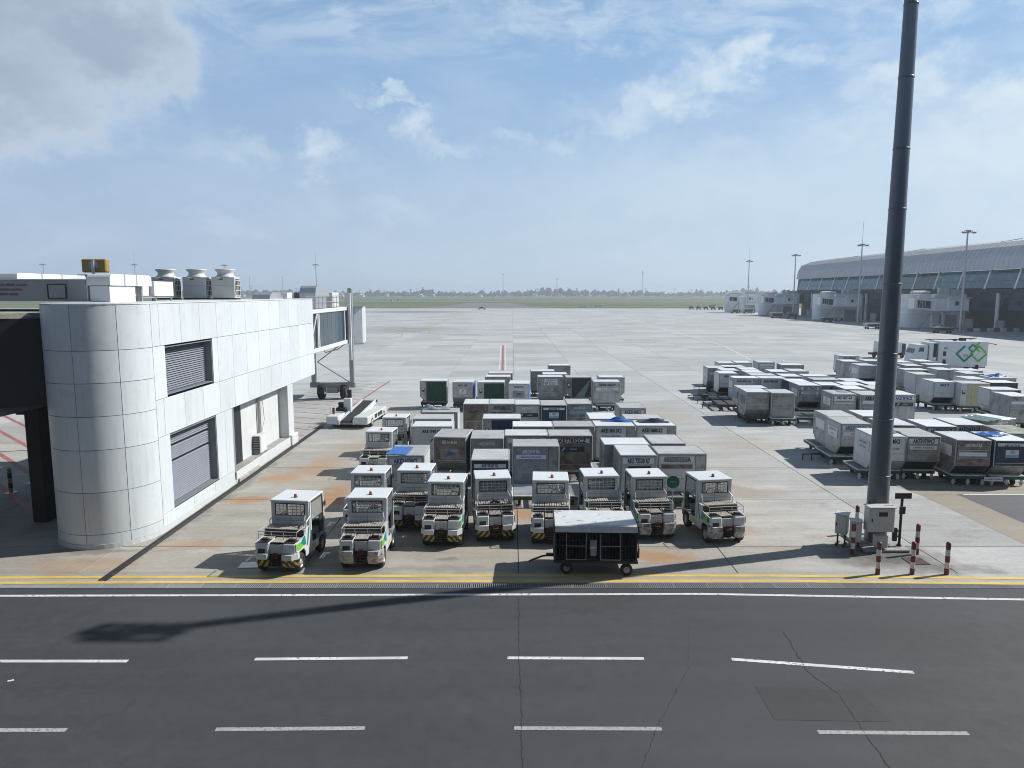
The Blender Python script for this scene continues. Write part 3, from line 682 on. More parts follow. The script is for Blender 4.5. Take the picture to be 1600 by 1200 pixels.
# roof-top plant room with lettering
pr = thing('rooftop_plant_room', 'grey rooftop plant room with dark red lettering and a square hatch', 'plant room', (0, 0, HB + .035))
MB().box(-20.25, 28.2, .42, 9.0, 3.4, .78).build('wall', M['grey_box'], pr)
for i, (a, c) in enumerate(((26.5, 28.2), (28.2, 29.9))):
    MB().box(-15.73, (a + c) / 2, .41, .04, c - a - .03, .74, .006).build('panel', M['panel'], pr)
MB().box(-20.25, 28.2, .835, 9.1, 3.5, .05).build('roof', M['duct'], pr)
h = MB().box(-16.82, 26.49, .40, .62, .03, .48, .008); hatch = h.build('hatch', M['grey_box'], pr)
hf = MB().box(-16.82, 26.485, .655, .70, .03, .025).box(-16.82, 26.485, .145, .70, .03, .025).box(-17.16, 26.485, .40, .025, .03, .53).box(-16.48, 26.485, .40, .035, .05, .53)
hf.build('hatch_frame', M['black'], pr)
for i, t in enumerate(('DE WEBER LUGAN', 'ANGIN DUANG', 'MESIN HUASF')):
    text('lettering', t, .115, M['ink_purple'], pr, (-18.42 - .1 * i, 26.488, .63 - .17 * i), (pi / 2, 0, 0), .03)
def duct_run(name, label, x, y0, y1, z, w, h, m):
    t = thing(name, label, 'duct', (x, y0, z))
    prof = [(0, 0), (0, h * .55)]
    for i in range(5): prof.append((h * .45 * (1 - cos(R(22.5 * i))) , h * .55 + h * .45 * sin(R(22.5 * i))))
    L = y1 - y0
    prof += [(L - h * .45 * (1 - cos(R(90 - 22.5 * i))), h * .55 + h * .45 * sin(R(90 - 22.5 * i))) for i in range(5)] + [(L, h * .55), (L, 0)]
    MB().prism(prof, -w / 2, w / 2, 'x').build('casing', m, t)
    for f in (.33, .62): MB().box(0, L * f, h / 2, w + .03, .05, h + .02).build('flange', M['duct_metal'], t)
    return t
dt = duct_run('rooftop_duct', 'white rounded air duct lying on top of the grey plant room edge', -15.25, 26.45, 29.5, 8.88, .86, .43, M['duct'])
MB().box(0, .95, -.32, .74, 1.8, .61, .01).build('support', M['panel'], dt)
MB().box(0, 2.6, -.32, .5, .1, .61).build('support', M['galv'], dt)
duct_run('rooftop_duct', 'white rounded air duct at the far left of the plant room roof', -19.6, 26.7, 31, HB + .90, 2.4, .22, M['duct'])
u = thing('rooftop_air_handler', 'cream boxed air handler on a low steel stand beside the plant room', 'air handler', (-15.5, 30.9, HB + .035))
MB().box(0, .1, .52, .9, 1.7, .62, .01).build('casing', M['duct'], u)
MB().box(-.1, -1.5, .46, .8, 1.2, .5, .01).build('casing', M['ac'], u)
MB().box(0, -.82, .48, .5, .3, .5, .01).build('duct_elbow', M['grey_box'], u)
st = MB()
for yy in (-1.9, -.6, .8):
    st.box(.4, yy, .09, .06, .06, .18).box(-.4, yy, .09, .06, .06, .18)
st.box(.4, -.5, .16, .06, 2.9, .05).box(-.4, -.5, .16, .06, 2.9, .05); st.build('stand', M['galv'], u)
def condenser(x, y, label):
    t = thing('condenser_unit', label, 'air conditioner', (x, y, HB + .035), 0, 'condensers on the pier roof')
    MB().box(0, 0, .62, 1.22, .76, 1.1, .02).build('casing', M['ac'], t)
    MB().lathe([(.50, 1.17), (.50, 1.22), (.40, 1.28), (.40, 1.42), (.50, 1.52), (.52, 1.58), (.42, 1.58), (.38, 1.42)], 18).build('fan_shroud', M['ac'], t, True)
    gsl = MB()
    for i in range(4): gsl.box(.63, -.27 + i * .18, .62, .02, .03, .95)
    for i in range(4): gsl.box(.635, 0, .22 + i * .26, .02, .66, .03)
    gsl.build('coil_grille', M['ac'], t)
    MB().box(.614, 0, .62, .01, .62, .9).build('coil', M['black'], t)
    MB().box(-.1, -.386, 1.06, .22, .01, .05).build('badge', M['black'], t)
    MB().box(0, -.386, .72, 1.18, .008, .012).build('seam', M['grey_box'], t)
    MB().box(0, 0, .035, 1.3, .5, .07).build('base', M['black'], t)
for x, n in ((-18.35, 'nearest the white duct'), (-16.72, 'in the middle of the three'), (-15.2, 'at the right end of the three')):
    condenser(x, 38.1, 'cream condenser unit with a round fan shroud, ' + n)
t = thing('rooftop_hatch', 'low grey curved vent cover at the far end of the pier roof', 'vent', (-14.4, 42.2, HB + .035))
MB().prism([(-1.2, 0), (1.2, 0), (1.1, .3), (.6, .38), (-.6, .38), (-1.0, .25)], -.5, .5, 'x').build('cover', M['duct_metal'], t)
MB().box(.2, 1.9, .19, 1.0, .9, .36, .02).build('box', M['duct'], t)
MB().tube([(.6, 1.0, .0), (.6, 1.0, .34), (.6, 3.0, .34), (.6, 3.0, 0)], .02).build('rail', M['galv'], t)
t = thing('rooftop_sign_post', 'post with two yellow backed sign boxes behind the rooftop ducts', 'sign', (-23.0, 39.5, 0))
MB().cyl((0, 0, 0), (0, 0, 10.4), .09, 8).build('post', M['galv'], t)
for dx, z, nm in ((-.02, 10.1, 'upper'), (-.35, 9.25, 'lower')):
    MB().box(dx, .28, z, 1.36, .4, .74, .06).build('sign_box', M['yellow_sign'], t)
MB().box(0, .06, 10.12, .5, .04, .34).build('bracket', M['galv'], t)

# wall-side outdoor unit on the platform
t = thing('wall_condenser', 'grey outdoor air conditioner on the low platform against the white wall', 'air conditioner', (-12.93, 35.75, .48))
MB().box(0, 0, .50, .38, .95, .92, .02).build('casing', M['ac'], t)
lv = MB()
for i in range(9): lv.box(0, -.485, .14 + i * .088, .34, .03, .035)
lv.build('louvre', M['grey_box'], t)
MB().box(0, -.478, .5, .34, .01, .82).build('coil', M['black'], t)
MB().box(.197, 0, .5, .012, .82, .8, .004).build('side_panel', M['duct'], t)
for dy in (-.35, .35): MB().box(0, dy, .02, .36, .08, .04).build('foot', M['black'], t)

# dark link bridge from the left
lb = thing('link_bridge', 'dark shaded passenger link bridge joining the rounded building from the left', 'bridge', (0, 0, 0))
MB().prism([(-16.0, 24.2), (-16.12, 30.2), (-40, 30.2), (-40, 19.0), (-20.0, 22.2)][::-1], 4.75, 7.75, 'z').build('body', M['dark_shaded'], lb)
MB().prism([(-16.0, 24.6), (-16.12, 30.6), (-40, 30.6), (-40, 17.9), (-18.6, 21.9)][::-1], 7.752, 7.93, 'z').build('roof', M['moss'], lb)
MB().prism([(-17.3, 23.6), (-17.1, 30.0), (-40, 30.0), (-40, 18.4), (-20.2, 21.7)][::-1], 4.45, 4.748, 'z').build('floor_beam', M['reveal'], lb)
for i in range(4):
    x = -20.8 - i * 3.2; y = 22.05 - (abs(x) - 20.0) * .16
    MB().box(x - 1.4, y - .11, 6.3, 2.9, .05, 2.0, .01, R(9.1)).build('window', M['glass_dark'], lb)
MB().box(-23, 21.55, 7.52, 7.5, .05, .06, 0, R(9.1)).build('trim', M['teal'], lb)
MB().box(-19.2, 22.55, 8.06, .7, .05, .26, .01, .2).build('bracket_plate', M['duct'], lb)
MB().box(-17.85, 26.4, 2.2, .55, .8, 4.5, .03).build('column', M['dark_shaded'], lb)
MB().box(-17.85, 26.4, 4.3, .9, 1.2, .3, .03).build('column_head', M['dark_shaded'], lb)
for x, y, w in ((-21.75, 30.0, 'nearer the frame edge'), (-21.9, 31.6, 'nearer the round building')):
    t = thing('striped_bollard', 'black and yellow striped bollard in the shade, ' + w, 'bollard', (x, y, 0), 0, 'bollards under the link bridge')
    for i in range(5):
        MB().cyl((0, 0, .22 * i), (0, 0, .22 * (i + 1)), .085, 10).build('band', M['black'] if i % 2 else M['yellow_sign'], t)
    MB().box(0, 0, .01, .4, .4, .02).build('base_plate', M['plate'], t)

# ------------------------------------------------------------------ passenger boarding bridge behind the pier
jb = thing('jet_bridge', 'white jet bridge with dark blue glazed tunnel and two wheels behind the white pier', 'jet bridge', (-14.75, 46.0, 0))
MB().box(0, 5.9, 7.36, 3.0, 11.8, .28, .03).build('roof_beam', M['duct'], jb)
MB().box(0, 5.9, 4.72, 3.0, 11.8, .3, .03).build('floor_beam', M['duct'], jb)
MB().box(0, 6.4, 6.04, 2.7, 10.6, 2.3).build('tunnel_core', M['glass_dark'], jb)
pm = MB().box(0, 0, 0, .03, 1.12, 2.26, .004).mesh('window_pane')
for i in range(6):
    o = obj('window_pane', pm, M['glass_blue'], jb, (1.39, 3.85 + i * 1.15, 6.04))
for y in (.5, 2.9, 3.2, 10.78): MB().box(1.38, y, 6.04, .14, .16, 2.34, .02).build('mullion', M['duct'], jb)
MB().tube([(1.42, .8, 4.9), (1.42, 2.7, 7.2)], .05).tube([(1.42, .9, 7.2), (1.42, 1.9, 4.9)], .05).build('cross_brace', M['ac'], jb)
MB().box(1.2, 1.6, 6.04, .06, 2.4, 2.3).build('end_panel', M['moss'], jb)
for x in (-1.45, 1.68):
    MB().box(x, 11.75, 5.05, .36, .36, 7.9, .03).build('lift_column', M['galv'], jb)
MB().box(1.68, 11.4, 5.9, .22, .2, 5.4, .02).build('column_cover', M['duct'], jb)
MB().box(.1, 11.75, 1.15, 3.7, .5, .42, .04).build('axle_beam', M['tug_grey'], jb)
MB().box(.1, 11.75, .75, .9, .7, .5, .05).build('bogie', M['tug_grey'], jb)
def wheel(parent, x, y, r, w, tyre='tyre', rim='rim', n=20):
    z = r
    t = MB().lathe([(r * .58, -w / 2), (r * .9, -w / 2), (r, -w * .36), (r, w * .36), (r * .9, w / 2), (r * .58, w / 2)], n, 'x').build('wheel', M[tyre], parent, True)
    t.location = (x, y, z)
    MB().lathe([(.001, -w * .38), (r * .3, -w * .40), (r * .34, -w * .30), (r * .55, -w * .33), (r * .6, -w * .46), (r * .6, w * .46), (r * .55, w * .33), (r * .34, w * .30), (r * .3, w * .40), (.001, w * .38)], n, 'x').build('rim', M[rim], t, True)
    return t
for x in (-.85, 1.0): wheel(jb, x, 11.75, .62, .5)
MB().tube([(1.3, 9.6, 4.6), (-.9, 10.9, 3.1), (1.5, 11.7, 1.35)], .045).tube([(-.2, 9, 4.6), (.2, 9.3, 4.0), (1.0, 10, 4.2), (1.4, 11, 4.6)], .04).build('cable_arm', M['galv'], jb)
c = MB().prism([(-.4, 12.1), (1.7, 12.1), (2.4, 13.6), (2.1, 15.6), (-.8, 15.4)], 4.5, 7.45, 'z'); c.build('cabin', M['duct'], jb)
MB().box(2.12, 12.45, 6.0, .72, .07, 2.9, .02, R(25)).build('cabin_window', M['frost'], jb)
MB().box(2.12, 12.42, 7.5, .85, .3, .14, .02, R(25)).box(2.12, 12.42, 4.48, .85, .5, .12, .02, R(25)).build('cabin_trim', M['tug_grey'], jb)
for dz, z in ((0, 8.0), ):
    prof = [(3.0, 7.55), (3.0, 8.6), (3.15, 8.95), (3.5, 9.1), (6.2, 9.1), (6.55, 8.95), (6.7, 8.6), (6.7, 8.35), (5.9, 8.35), (5.9, 7.55)]
    MB().prism(prof, .2, 1.3, 'x').build('air_duct', M['duct_metal'], jb)
MB().box(-.9, 4.0, 8.1, 1.3, 2.4, 1.1, .02).build('air_unit', M['grey_box'], jb)
MB().box(.7, 8.6, 8.1, 1.2, 2.0, 1.1, .04).build('air_unit', M['ac'], jb)
r_ = MB()
for y in range(0, 12, 1): r_.box(1.42, y + .3, 7.95, .035, .035, .9)
for z in (8.0, 8.4): r_.box(1.42, 5.8, z, .03, 11.4, .03)
r_.build('roof_railing', M['galv'], jb)

# ------------------------------------------------------------------ belt loader
bl = thing('belt_loader', 'white belt loader with a long sloping black belt near the red hatching', 'belt loader', (-10.55, 44.6, 0), R(-5))
MB().box(.9, 2.35, .52, .95, 4.6, .5, .05).build('body', M['cabinet'], bl)
MB().box(-.95, .75, .52, .8, 1.4, .55, .05).build('engine_box', M['tug_white'], bl)
MB().box(-.1, 2.3, .34, 2.2, 4.2, .22, .03).build('chassis', M['tug_grey'], bl)
MB().prism([(.1, .40), (5.0, .98), (5.0, 1.06), (.1, .48)], -.42, .40, 'x').build('belt', M['belt'], bl)
for x in (-.49, .47): MB().prism([(-.05, .28), (5.05, .88), (5.05, 1.16), (-.05, .56)], x - .05, x + .05, 'x').build('side_rail', M['tug_white'], bl)
MB().box(.62, .2, .48, .3, .35, .34, .03).build('end_bumper', M['duct'], bl)
MB().cyl((-.46, 5.02, 1.02), (.5, 5.02, 1.02), .07, 10).build('end_roller', M['black'], bl)
MB().box(.52, 5.1, 1.05, .12, .26, .14, .02).build('rubber_stop', M['black'], bl)
MB().box(-.62, 2.3, 1.15, .5, .34, 1.0, .03).build('console', M['tug_roof'], bl)
MB().box(-.55, 2.45, 1.85, .3, .08, .7, .02).build('screen_post', M['black'], bl)
MB().box(-1.0, 2.2, .92, .7, .6, .25, .05).box(-1.0, 2.5, 1.15, .7, .12, .4, .05).build('seat', M['black'], bl)
MB().box(-1.0, 1.55, .75, .75, .5, .1, .02).build('deck', M['tug_grey'], bl)
e = MB().cyl((-1.15, .95, .8), (-1.15, .95, 1.2), .08, 10); e.build('extinguisher', M['hitch_red'], bl)
MB().tube([(-1.3, .8, .8), (-1.3, .8, 1.25), (-1.3, 1.3, 1.25), (-1.3, 1.3, .8)], .02).build('guard_rail', M['rail'], bl)
for x, y in ((1.28, 1.05), (1.28, 3.9), (-1.25, 1.2), (-1.25, 3.9)): wheel(bl, x, y, .3, .2)
for y in (1.9, 2.6, 3.2): MB().box(1.382, y, .56, .012, .5, .26).build('side_vent', M['black'], bl)

# ------------------------------------------------------------------ terminal on the right
tm = thing('terminal_building', 'long terminal hall with a curved pale metal roof and slanted dark windows', 'terminal', (0, 0, 0))
Y0, Y1, BAY = 78.0, 282.0, 10.2
n = int((Y1 - Y0) / BAY)
prof = [(111.6, 14.0), (112.2, 17.0), (113.4, 19.2), (117, 20.6), (125, 21.8), (136, 22.8), (150, 23.2)]
poly = prof + [(150, 22.7), (136, 22.3), (125, 21.3), (117, 20.1), (113.8, 18.8), (112.7, 16.8), (112.1, 14.0)]
rb = MB().prism(poly, -BAY / 2 + .04, BAY / 2 - .04, 'y')
for k in range(6):
    yy = -BAY / 2 + .85 + k * 1.7
    for a, b_ in zip(prof, prof[1:]): rb.cyl((a[0], yy, a[1] + .02), (b_[0], yy, b_[1] + .02), .07, 4, None, False)
rm = rb.mesh('roof_panel')
gm_ = MB().add([(112.0, -BAY / 2 + .35, 9.75), (112.0, BAY / 2 - .35, 9.75), (113.2, BAY / 2 - .35, 14.0), (113.2, -BAY / 2 + .35, 14.0),
                (112.1, -BAY / 2 + .35, 9.75), (112.1, BAY / 2 - .35, 9.75), (113.3, BAY / 2 - .35, 14.0), (113.3, -BAY / 2 + .35, 14.0)],
               [(0, 3, 2, 1), (4, 5, 6, 7), (0, 1, 5, 4), (1, 2, 6, 5), (2, 3, 7, 6), (3, 0, 4, 7)]).mesh('window_pane')
mm = MB().prism([(111.75, 9.3), (113.1, 14.15), (113.5, 14.15), (112.2, 9.3)], -.3, .3, 'y').mesh('mullion')
tr = MB().prism([(112.42, 11.35), (112.42, 11.47), (112.7, 11.47), (112.7, 11.35)], -BAY / 2 + .3, BAY / 2 - .3, 'y').mesh('transom')
for i in range(n):
    yc = Y0 + BAY * (i + .5)
    obj('roof_panel', rm, M['roof_lilac'], tm, (0, yc, 0)); obj('window_pane', gm_, M['glass_teal'], tm, (0, yc, 0))
    obj('mullion', mm, M['term_white'], tm, (0, yc - BAY / 2, 0)); obj('transom', tr, M['glass_dark'], tm, (0, yc, 0))
    if i % 2 == 0: MB().cyl((111.9, yc, 0), (111.9, yc, 8.6), .42, 10).build('column', M['term_white'], tm)
    if i % 4 == 1: MB().box(121, yc, 21.35, 4.2, 1.6, .12, 0, 0, 0, R(-10)).build('skylight', M['glass_dark'], tm)
MB().box(125, (Y0 + Y1) / 2, 9.1, 27.5, Y1 - Y0 - .1, .9).build('floor_slab', M['dark_shaded'], tm)
MB().box(132, (Y0 + Y1) / 2, 11.8, 36, Y1 - Y0 - 1.0, 4.2).build('interior', M['dark_shaded'], tm)
MB().box(131, (Y0 + Y1) / 2, 4.3, 34, Y1 - Y0 - 1.2, 8.6).build('lower_wall', M['dark_shaded'], tm)  # near-black wall carries the undercroft's shadow in its colour
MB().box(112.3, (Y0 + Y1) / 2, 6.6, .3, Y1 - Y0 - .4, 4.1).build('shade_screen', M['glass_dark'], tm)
MB().prism([(112.1, 9.3), (112.8, 17.0), (114, 19.0), (118, 20.3), (130, 22.0), (148, 22.7), (148, 9.3)], Y1 - .3, Y1 + .1, 'y').build('gable_wall', M['roof_lilac'], tm)
for i in range(16): MB().box(111.2 + (i % 3) * .3, 92 + i * 11.7, 1.2, .6, 2.6, 2.4, .03).build('service_door', M['house'] if i % 2 else M['tug_grey'], tm)

# gate houses with their own jet bridges
GATES = [(96.5, 175.5, 'nearest, right of the tall mast'), (96.8, 228.0, 'just left of the tall mast'), (96.3, 277.0, 'second from the far end'), (96.8, 323.0, 'farthest away')]
def gate_house(x, y, w):
    t = thing('gate_house', 'pale gate house before the terminal, ' + w, 'building', (x, y, 0), 0, 'gate houses along the terminal')
    a = [(2.1 + 2.1 * cos(R(90 + 22.5 * i)), 2.1 + 2.1 * sin(R(90 + 22.5 * i))) for i in range(9)]
    MB().prism(a + [(15.0, 0.0), (15.0, 4.2)], .12, 8.3, 'z').build('wall', M['wall_dark'], t)
    xs = [2.1, 4.3, 6.5, 8.7, 10.9, 13.0, 15.0]; zs = [.12, 3.3, 4.9, 6.7, 8.32]
    for xa, xb in zip(xs, xs[1:]):
        for za, zb in zip(zs, zs[1:]):
            if xa in (8.7, 10.9) and za in (.12, 4.9): continue
            MB().box((xa + xb) / 2, -.03, (za + zb) / 2, xb - xa - .04, .08, zb - za - .04).build('panel', M['term_white'], t)
    for za, zb in zip(zs, zs[1:]):
        for k in range(3):
            o = [(2.1 + 2.17 * cos(R(180 + 30 * k + 10 * j)), 2.1 + 2.17 * sin(R(180 + 30 * k + 10 * j))) for j in range(4)]
            i_ = [(2.1 + 2.08 * cos(R(180 + 30 * k + 10 * j)), 2.1 + 2.08 * sin(R(180 + 30 * k + 10 * j))) for j in range(4)]
            MB().prism(o + i_[::-1], za + .02, zb - .02, 'z').build('panel', M['term_white'], t)
    for xa in (8.7, 10.9):
        for za, zb in ((.12, 3.3), (4.9, 6.7)):
            MB().box(xa + 1.1, .05, (za + zb) / 2, 1.9, .06, zb - za - .3).build('louvre', M['louvre'], t)
    MB().box(8.2, 2.1, 8.36, 13.6, 4.3, .1).build('roof', M['duct'], t)
    MB().box(13.4, 2.2, 8.95, 2.8, 1.4, 1.1, .03).box(9.6, 2.0, 9.1, 1.0, 1.0, 1.4, .03).box(11.2, 2.0, 9.1, 1.0, 1.0, 1.4, .03).build('roof_unit', M['ac'], t)
    MB().box(4.6, 1.8, 8.8, 4.6, 1.3, .8, .2).build('roof_duct', M['duct'], t)
    return t
def gate_bridge(x, y, w):
    t = thing('gate_jet_bridge', 'cream jet bridge before the gate house ' + w, 'jet bridge', (x, y, 0), 0, 'jet bridges along the terminal')
    MB().prism([(-1.0, 4.9), (3.8, 4.5), (3.8, 7.1), (-1.0, 7.5)], -5.8, -3.2, 'y').build('tunnel', M['term_white'], t)
    MB().prism([(-.4, 5.25), (2.9, 4.97), (2.9, 6.7), (-.4, 6.98)], -5.86, -5.80, 'y').build('tunnel_glass', M['glass_dark'], t)
    for i in range(4): MB().box(-.3 + i * .62, -5.9, 6.05 - .03 * i, .1, .06, 1.8).build('tunnel_brace', M['duct'], t)
    MB().box(5.4, -4.6, 5.75, 3.3, 3.0, 2.9, .08).build('rotunda', M['term_white'], t)
    MB().prism([(6.6, -6.8), (11.0, -7.4), (11.4, -4.2), (6.8, -3.2)], 4.5, 7.35, 'z').build('cabin', M['term_white'], t)
    MB().box(9.0, -7.2, 7.5, 5.0, 1.4, .2, .05).build('canopy', M['duct'], t)
    MB().box(9.1, -7.2, 4.35, 4.6, .5, .2).build('bumper', M['galv'], t)
    for dx in (8.3, 9.7): MB().box(dx, -7.16, 6.2, .8, .06, .9).build('cabin_window', M['glass_dark'], t)
    MB().box(4.2, -4.6, 2.4, .5, .5, 4.4).box(6.8, -4.6, 2.4, .5, .5, 4.4).box(5.5, -4.6, .95, 3.2, .9, .5).build('leg', M['ac'], t)
    for dx in (4.6, 6.4): wheel(t, dx, -4.6, .6, .5, n=10)
    s = MB(); s.tube([(.2, -6.2, .1), (3.6, -6.2, 4.4)], .09, 4).tube([(.2, -5.4, .1), (3.6, -5.4, 4.4)], .09, 4)
    for i in range(10): s.box(.4 + i * .34, -5.8, .4 + i * .43, .3, .8, .06)
    s.build('stair', M['tug_grey'], t)
    for dx in (-.4, 4.9): MB().box(dx, -4.5, 7.9, 1.6, 1.4, .9, .05).build('roof_unit', M['ac'], t)
for x, y, w in GATES: gate_house(x, y, w); gate_bridge(x, y, w)

# ------------------------------------------------------------------ light masts
def flood_mast(x, y, h, label, ant=0.0, big=False):
    t = thing('light_mast', label, 'light mast', (x, y, 0), 0, 'floodlight masts around the apron')
    MB().cyl((0, 0, 0), (0, 0, h), .28, 8, .16).build('pole', M['galv'], t)
    MB().box(0, 0, h, 2.6, .16, .14).box(0, 0, h + .25, .16, 1.6, .14).box(0, 0, h + .1, 1.0, .8, .5).build('head_frame', M['tug_grey'], t)
    for k in (-1.25, -.75, .9, 1.35): MB().box(k, -.35, h - .1, .45, .35, .45, .05, 0, R(35)).build('floodlight', M['galv'], t)
    if ant: MB().cyl((0, 0, h), (0, 0, h + ant), .05, 5).build('antenna', M['galv'], t)
flood_mast(-215, 330, 21.6, 'thin distant light mast at the left edge above the grey plant room')
flood_mast(-172, 328, 21.5, 'thin distant light mast with a long aerial above the white rooftop duct', 6)
flood_mast(-134, 335, 21.4, 'thin distant light mast behind the right hand condenser unit')
flood_mast(-90, 330, 21.5, 'light mast with an aerial rising behind the jet bridge', 5.5)
flood_mast(100.5, 305, 22.0, 'light mast with a long aerial beside the farthest gate house', 6.5)
flood_mast(98.4, 250, 21.6, 'light mast without an aerial at the end of the terminal roof')
flood_mast(97.0, 200, 21.8, 'light mast with an aerial just left of the big foreground mast', 6.5)
flood_mast(97.6, 155, 21.6, 'light mast right of the foreground mast in front of the nearest gate house')

# foreground mast
ms = thing('high_mast', 'tall dark steel lighting mast rising out of the picture beside the bollards', 'light mast', (12.54, 23.65, 0))
H_, r0, r1 = 20.5, .355, .185
mr = lambda z: r0 + (r1 - r0) * z / H_
MB().lathe([(mr(z), z) for z in (.1, 5, 10, 15, 20.5)], 28).build('shaft', M['pipe'], ms, True)
for z in (2.45, 4.4, 6.6, 8.9, 11.3, 13.2, 15.4, 17.6):
    MB().lathe([(mr(z) + .002, z - .03), (mr(z) + .012, z - .025), (mr(z) + .012, z + .025), (mr(z), z + .03)], 28).build('joint_band', M['pipe'], ms, True)
MB().box(0, 0, .05, 1.5, 1.7, .10, .02).build('plinth', M['concrete_block'], ms)
MB().lathe([(r0 + .14, .10), (r0 + .14, .15), (r0, .15)], 20).build('base_flange', M['galv'], ms)
MB().tube([(-.36, -.3, .3), (-.4, -.3, 1.0), (-.4, -.22, 1.6)], .03).build('conduit', M['black'], ms)
hf_ = MB().box(0, 0, 19.75, 1.9, .3, .08).box(0, .25, 20.1, 1.9, .05, .05).box(0, -.25, 20.1, 1.9, .05, .05).cyl((0, 0, 19.6), (0, 0, 20.5), .22, 12)
for xx in (-.9, 0, .9): hf_.box(xx, .25, 19.92, .05, .05, .36).box(xx, -.25, 19.92, .05, .05, .36)
hf_.build('head_platform', M['galv'], ms)
for i in range(4):
    for sy in (-1, 1): MB().box(-.84 + i * .56, sy * .38, 19.8, .36, .22, .34, .06, 0, R(sy * 30)).build('floodlight', M['galv'], ms)
for sx in (-1, 1): MB().box(sx * 1.12, 0, 19.8, .3, .36, .34, .06).build('floodlight', M['galv'], ms)
c = MB().box(.35, -.03, .0, .12, .05, .05); o = c.build('bracket', M['galv'], ms); o.location = (0, 0, 2.45)

def cabinet(name, label, x, y, z, w, d, h, ledge=True, win=False, rz=0.0, legs=False):
    t = thing(name, label, 'cabinet', (x, y, 0), rz)
    MB().box(0, 0, z + h / 2, w, d, h, .012).build('case', M['cabinet'], t)
    MB().box(0, -d / 2 - .008, z + h / 2, w - .07, .022, h - .07, .006).build('door', M['cabinet'], t)
    if ledge: MB().box(0, -.02, z + h + .018, w + .06, d + .1, .036, .01).build('cover', M['cabinet'], t)
    MB().box(-w * .38, -d / 2 - .03, z + h * .5, .03, .03, .11, .008).build('handle', M['black'], t)
    if win: MB().box(.03, -d / 2 - .026, z + h * .74, w * .34, .012, h * .17, .004).build('window', M['black'], t)
    if legs:
        f = MB()
        for dx in (-w * .3, w * .3): f.box(dx, 0, z / 2, .05, .05, z); f.box(dx, 0, .03, .07, d * 1.2, .05)
        f.build('stand', M['black'], t)
    return t
cabinet('electrical_cabinet', 'large grey electrical cabinet with a small window strapped to the mast', 12.30, 23.03, .69, .87, .34, .84, True, True)
cabinet('electrical_cabinet', 'small grey junction box under the large cabinet at the mast foot', 12.36, 22.98, .14, .38, .28, .42, False)
cabinet('electrical_cabinet', 'pale lit cabinet on a black stand, leftmost of those by the mast', 11.34, 23.6, .42, .38, .36, .68, True, False, R(-35), True)
cabinet('electrical_cabinet', 'grey cabinet between the leftmost cabinet and the mast base', 11.62, 23.2, .28, .34, .32, .70, True, False, R(-20), True)
sp_ = thing('sign_post', 'black sign post with two dark plates right of the mast', 'sign', (13.12, 23.2, 0))
MB().cyl((0, 0, .02), (0, 0, 1.75), .045, 10).build('post', M['black'], sp_)
MB().box(0, -.06, 1.86, .56, .03, .20, .01).build('sign_plate', M['black'], sp_)
MB().box(0, -.06, 1.36, .20, .05, .26, .01).build('sign_plate', M['black'], sp_)
MB().lathe([(.13, .0), (.13, .03), (.05, .18), (.045, .2)], 12).build('foot', M['black'], sp_)
MB().box(-.17, 0, .5, .14, .12, .46, .02).box(-.08, 0, .62, .1, .04, .04).box(-.08, 0, .42, .1, .04, .04).build('cable_box', M['black'], sp_)
for x, y, w in ((13.39, 20.98, 'front right corner of the group'), (12.34, 21.0, 'front middle, before the rusty manhole'), (11.28, 21.0, 'front left beside the pale cabinet corner'), (11.30, 22.68, 'left side in front of the cabinets'),
                (13.43, 22.68, 'right side just behind the front ones'), (12.42, 24.75, 'behind the cabinets left of the mast'), (13.25, 24.6, 'half hidden behind the sign post')):
    t = thing('striped_bollard', 'red and white striped bollard, ' + w, 'bollard', (x, y, 0), 0, 'red and white bollards round the mast')
    for i in range(5): MB().cyl((0, 0, .2 * i), (0, 0, .2 * (i + 1)), .068, 14).build('band', M['bwhite'] if i % 2 else M['red'], t)
    MB().lathe([(.068, 1.0), (.05, 1.03), (.001, 1.04)], 14).build('cap', M['red'], t, True)
gs = thing('disc_sign', 'round dark green sign on a thin post before the AKE24353GA container', 'sign', (6.22, 26.75, 0))
MB().cyl((0, .02, 0), (0, .02, 1.2), .025, 8).build('post', M['galv'], gs)
MB().cyl((0, 0, 1.36), (0, -.02, 1.36), .25, 28).build('disc', M['sign_green'], gs)
text('lettering', 'PARKIR', .075, M['emblem_sky'], gs, (0, -.023, 1.37), (pi / 2, 0, 0), .01)
MB().box(0, 0, .02, .3, .3, .04, .01).build('foot', M['galv'], gs)

# ------------------------------------------------------------------ unseen passenger hall behind the camera, added to block sky light
ht_ = thing('unseen_passenger_hall', 'long unseen passenger hall behind the camera, added to block sky light', 'terminal', (0, -2.2, 0))
MB().box(0, -8, 2.2, 150, 15, 4.4).build('lower_wall', M['grey_box'], ht_)
MB().box(0, -8, 15.5, 150, 15, 5.0).build('upper_wall', M['grey_box'], ht_)
MB().box(0, -8.2, 8.7, 149, 14, 8.6).build('interior', M['dark_shaded'], ht_)
MB().box(0, -7.5, 18.2, 152, 17, .4).build('roof', M['roof_lilac'], ht_)
hp = MB().box(0, 0, 8.7, 2.9, .06, 8.5).mesh('window_pane'); hm_ = MB().box(0, 0, 8.7, .12, .3, 8.6).mesh('mullion')
for i in range(50):
    obj('window_pane', hp, M['glass_dark'], ht_, (-73.5 + i * 3, -.7, 0)); obj('mullion', hm_, M['term_white'], ht_, (-75 + i * 3, -.7, 0))

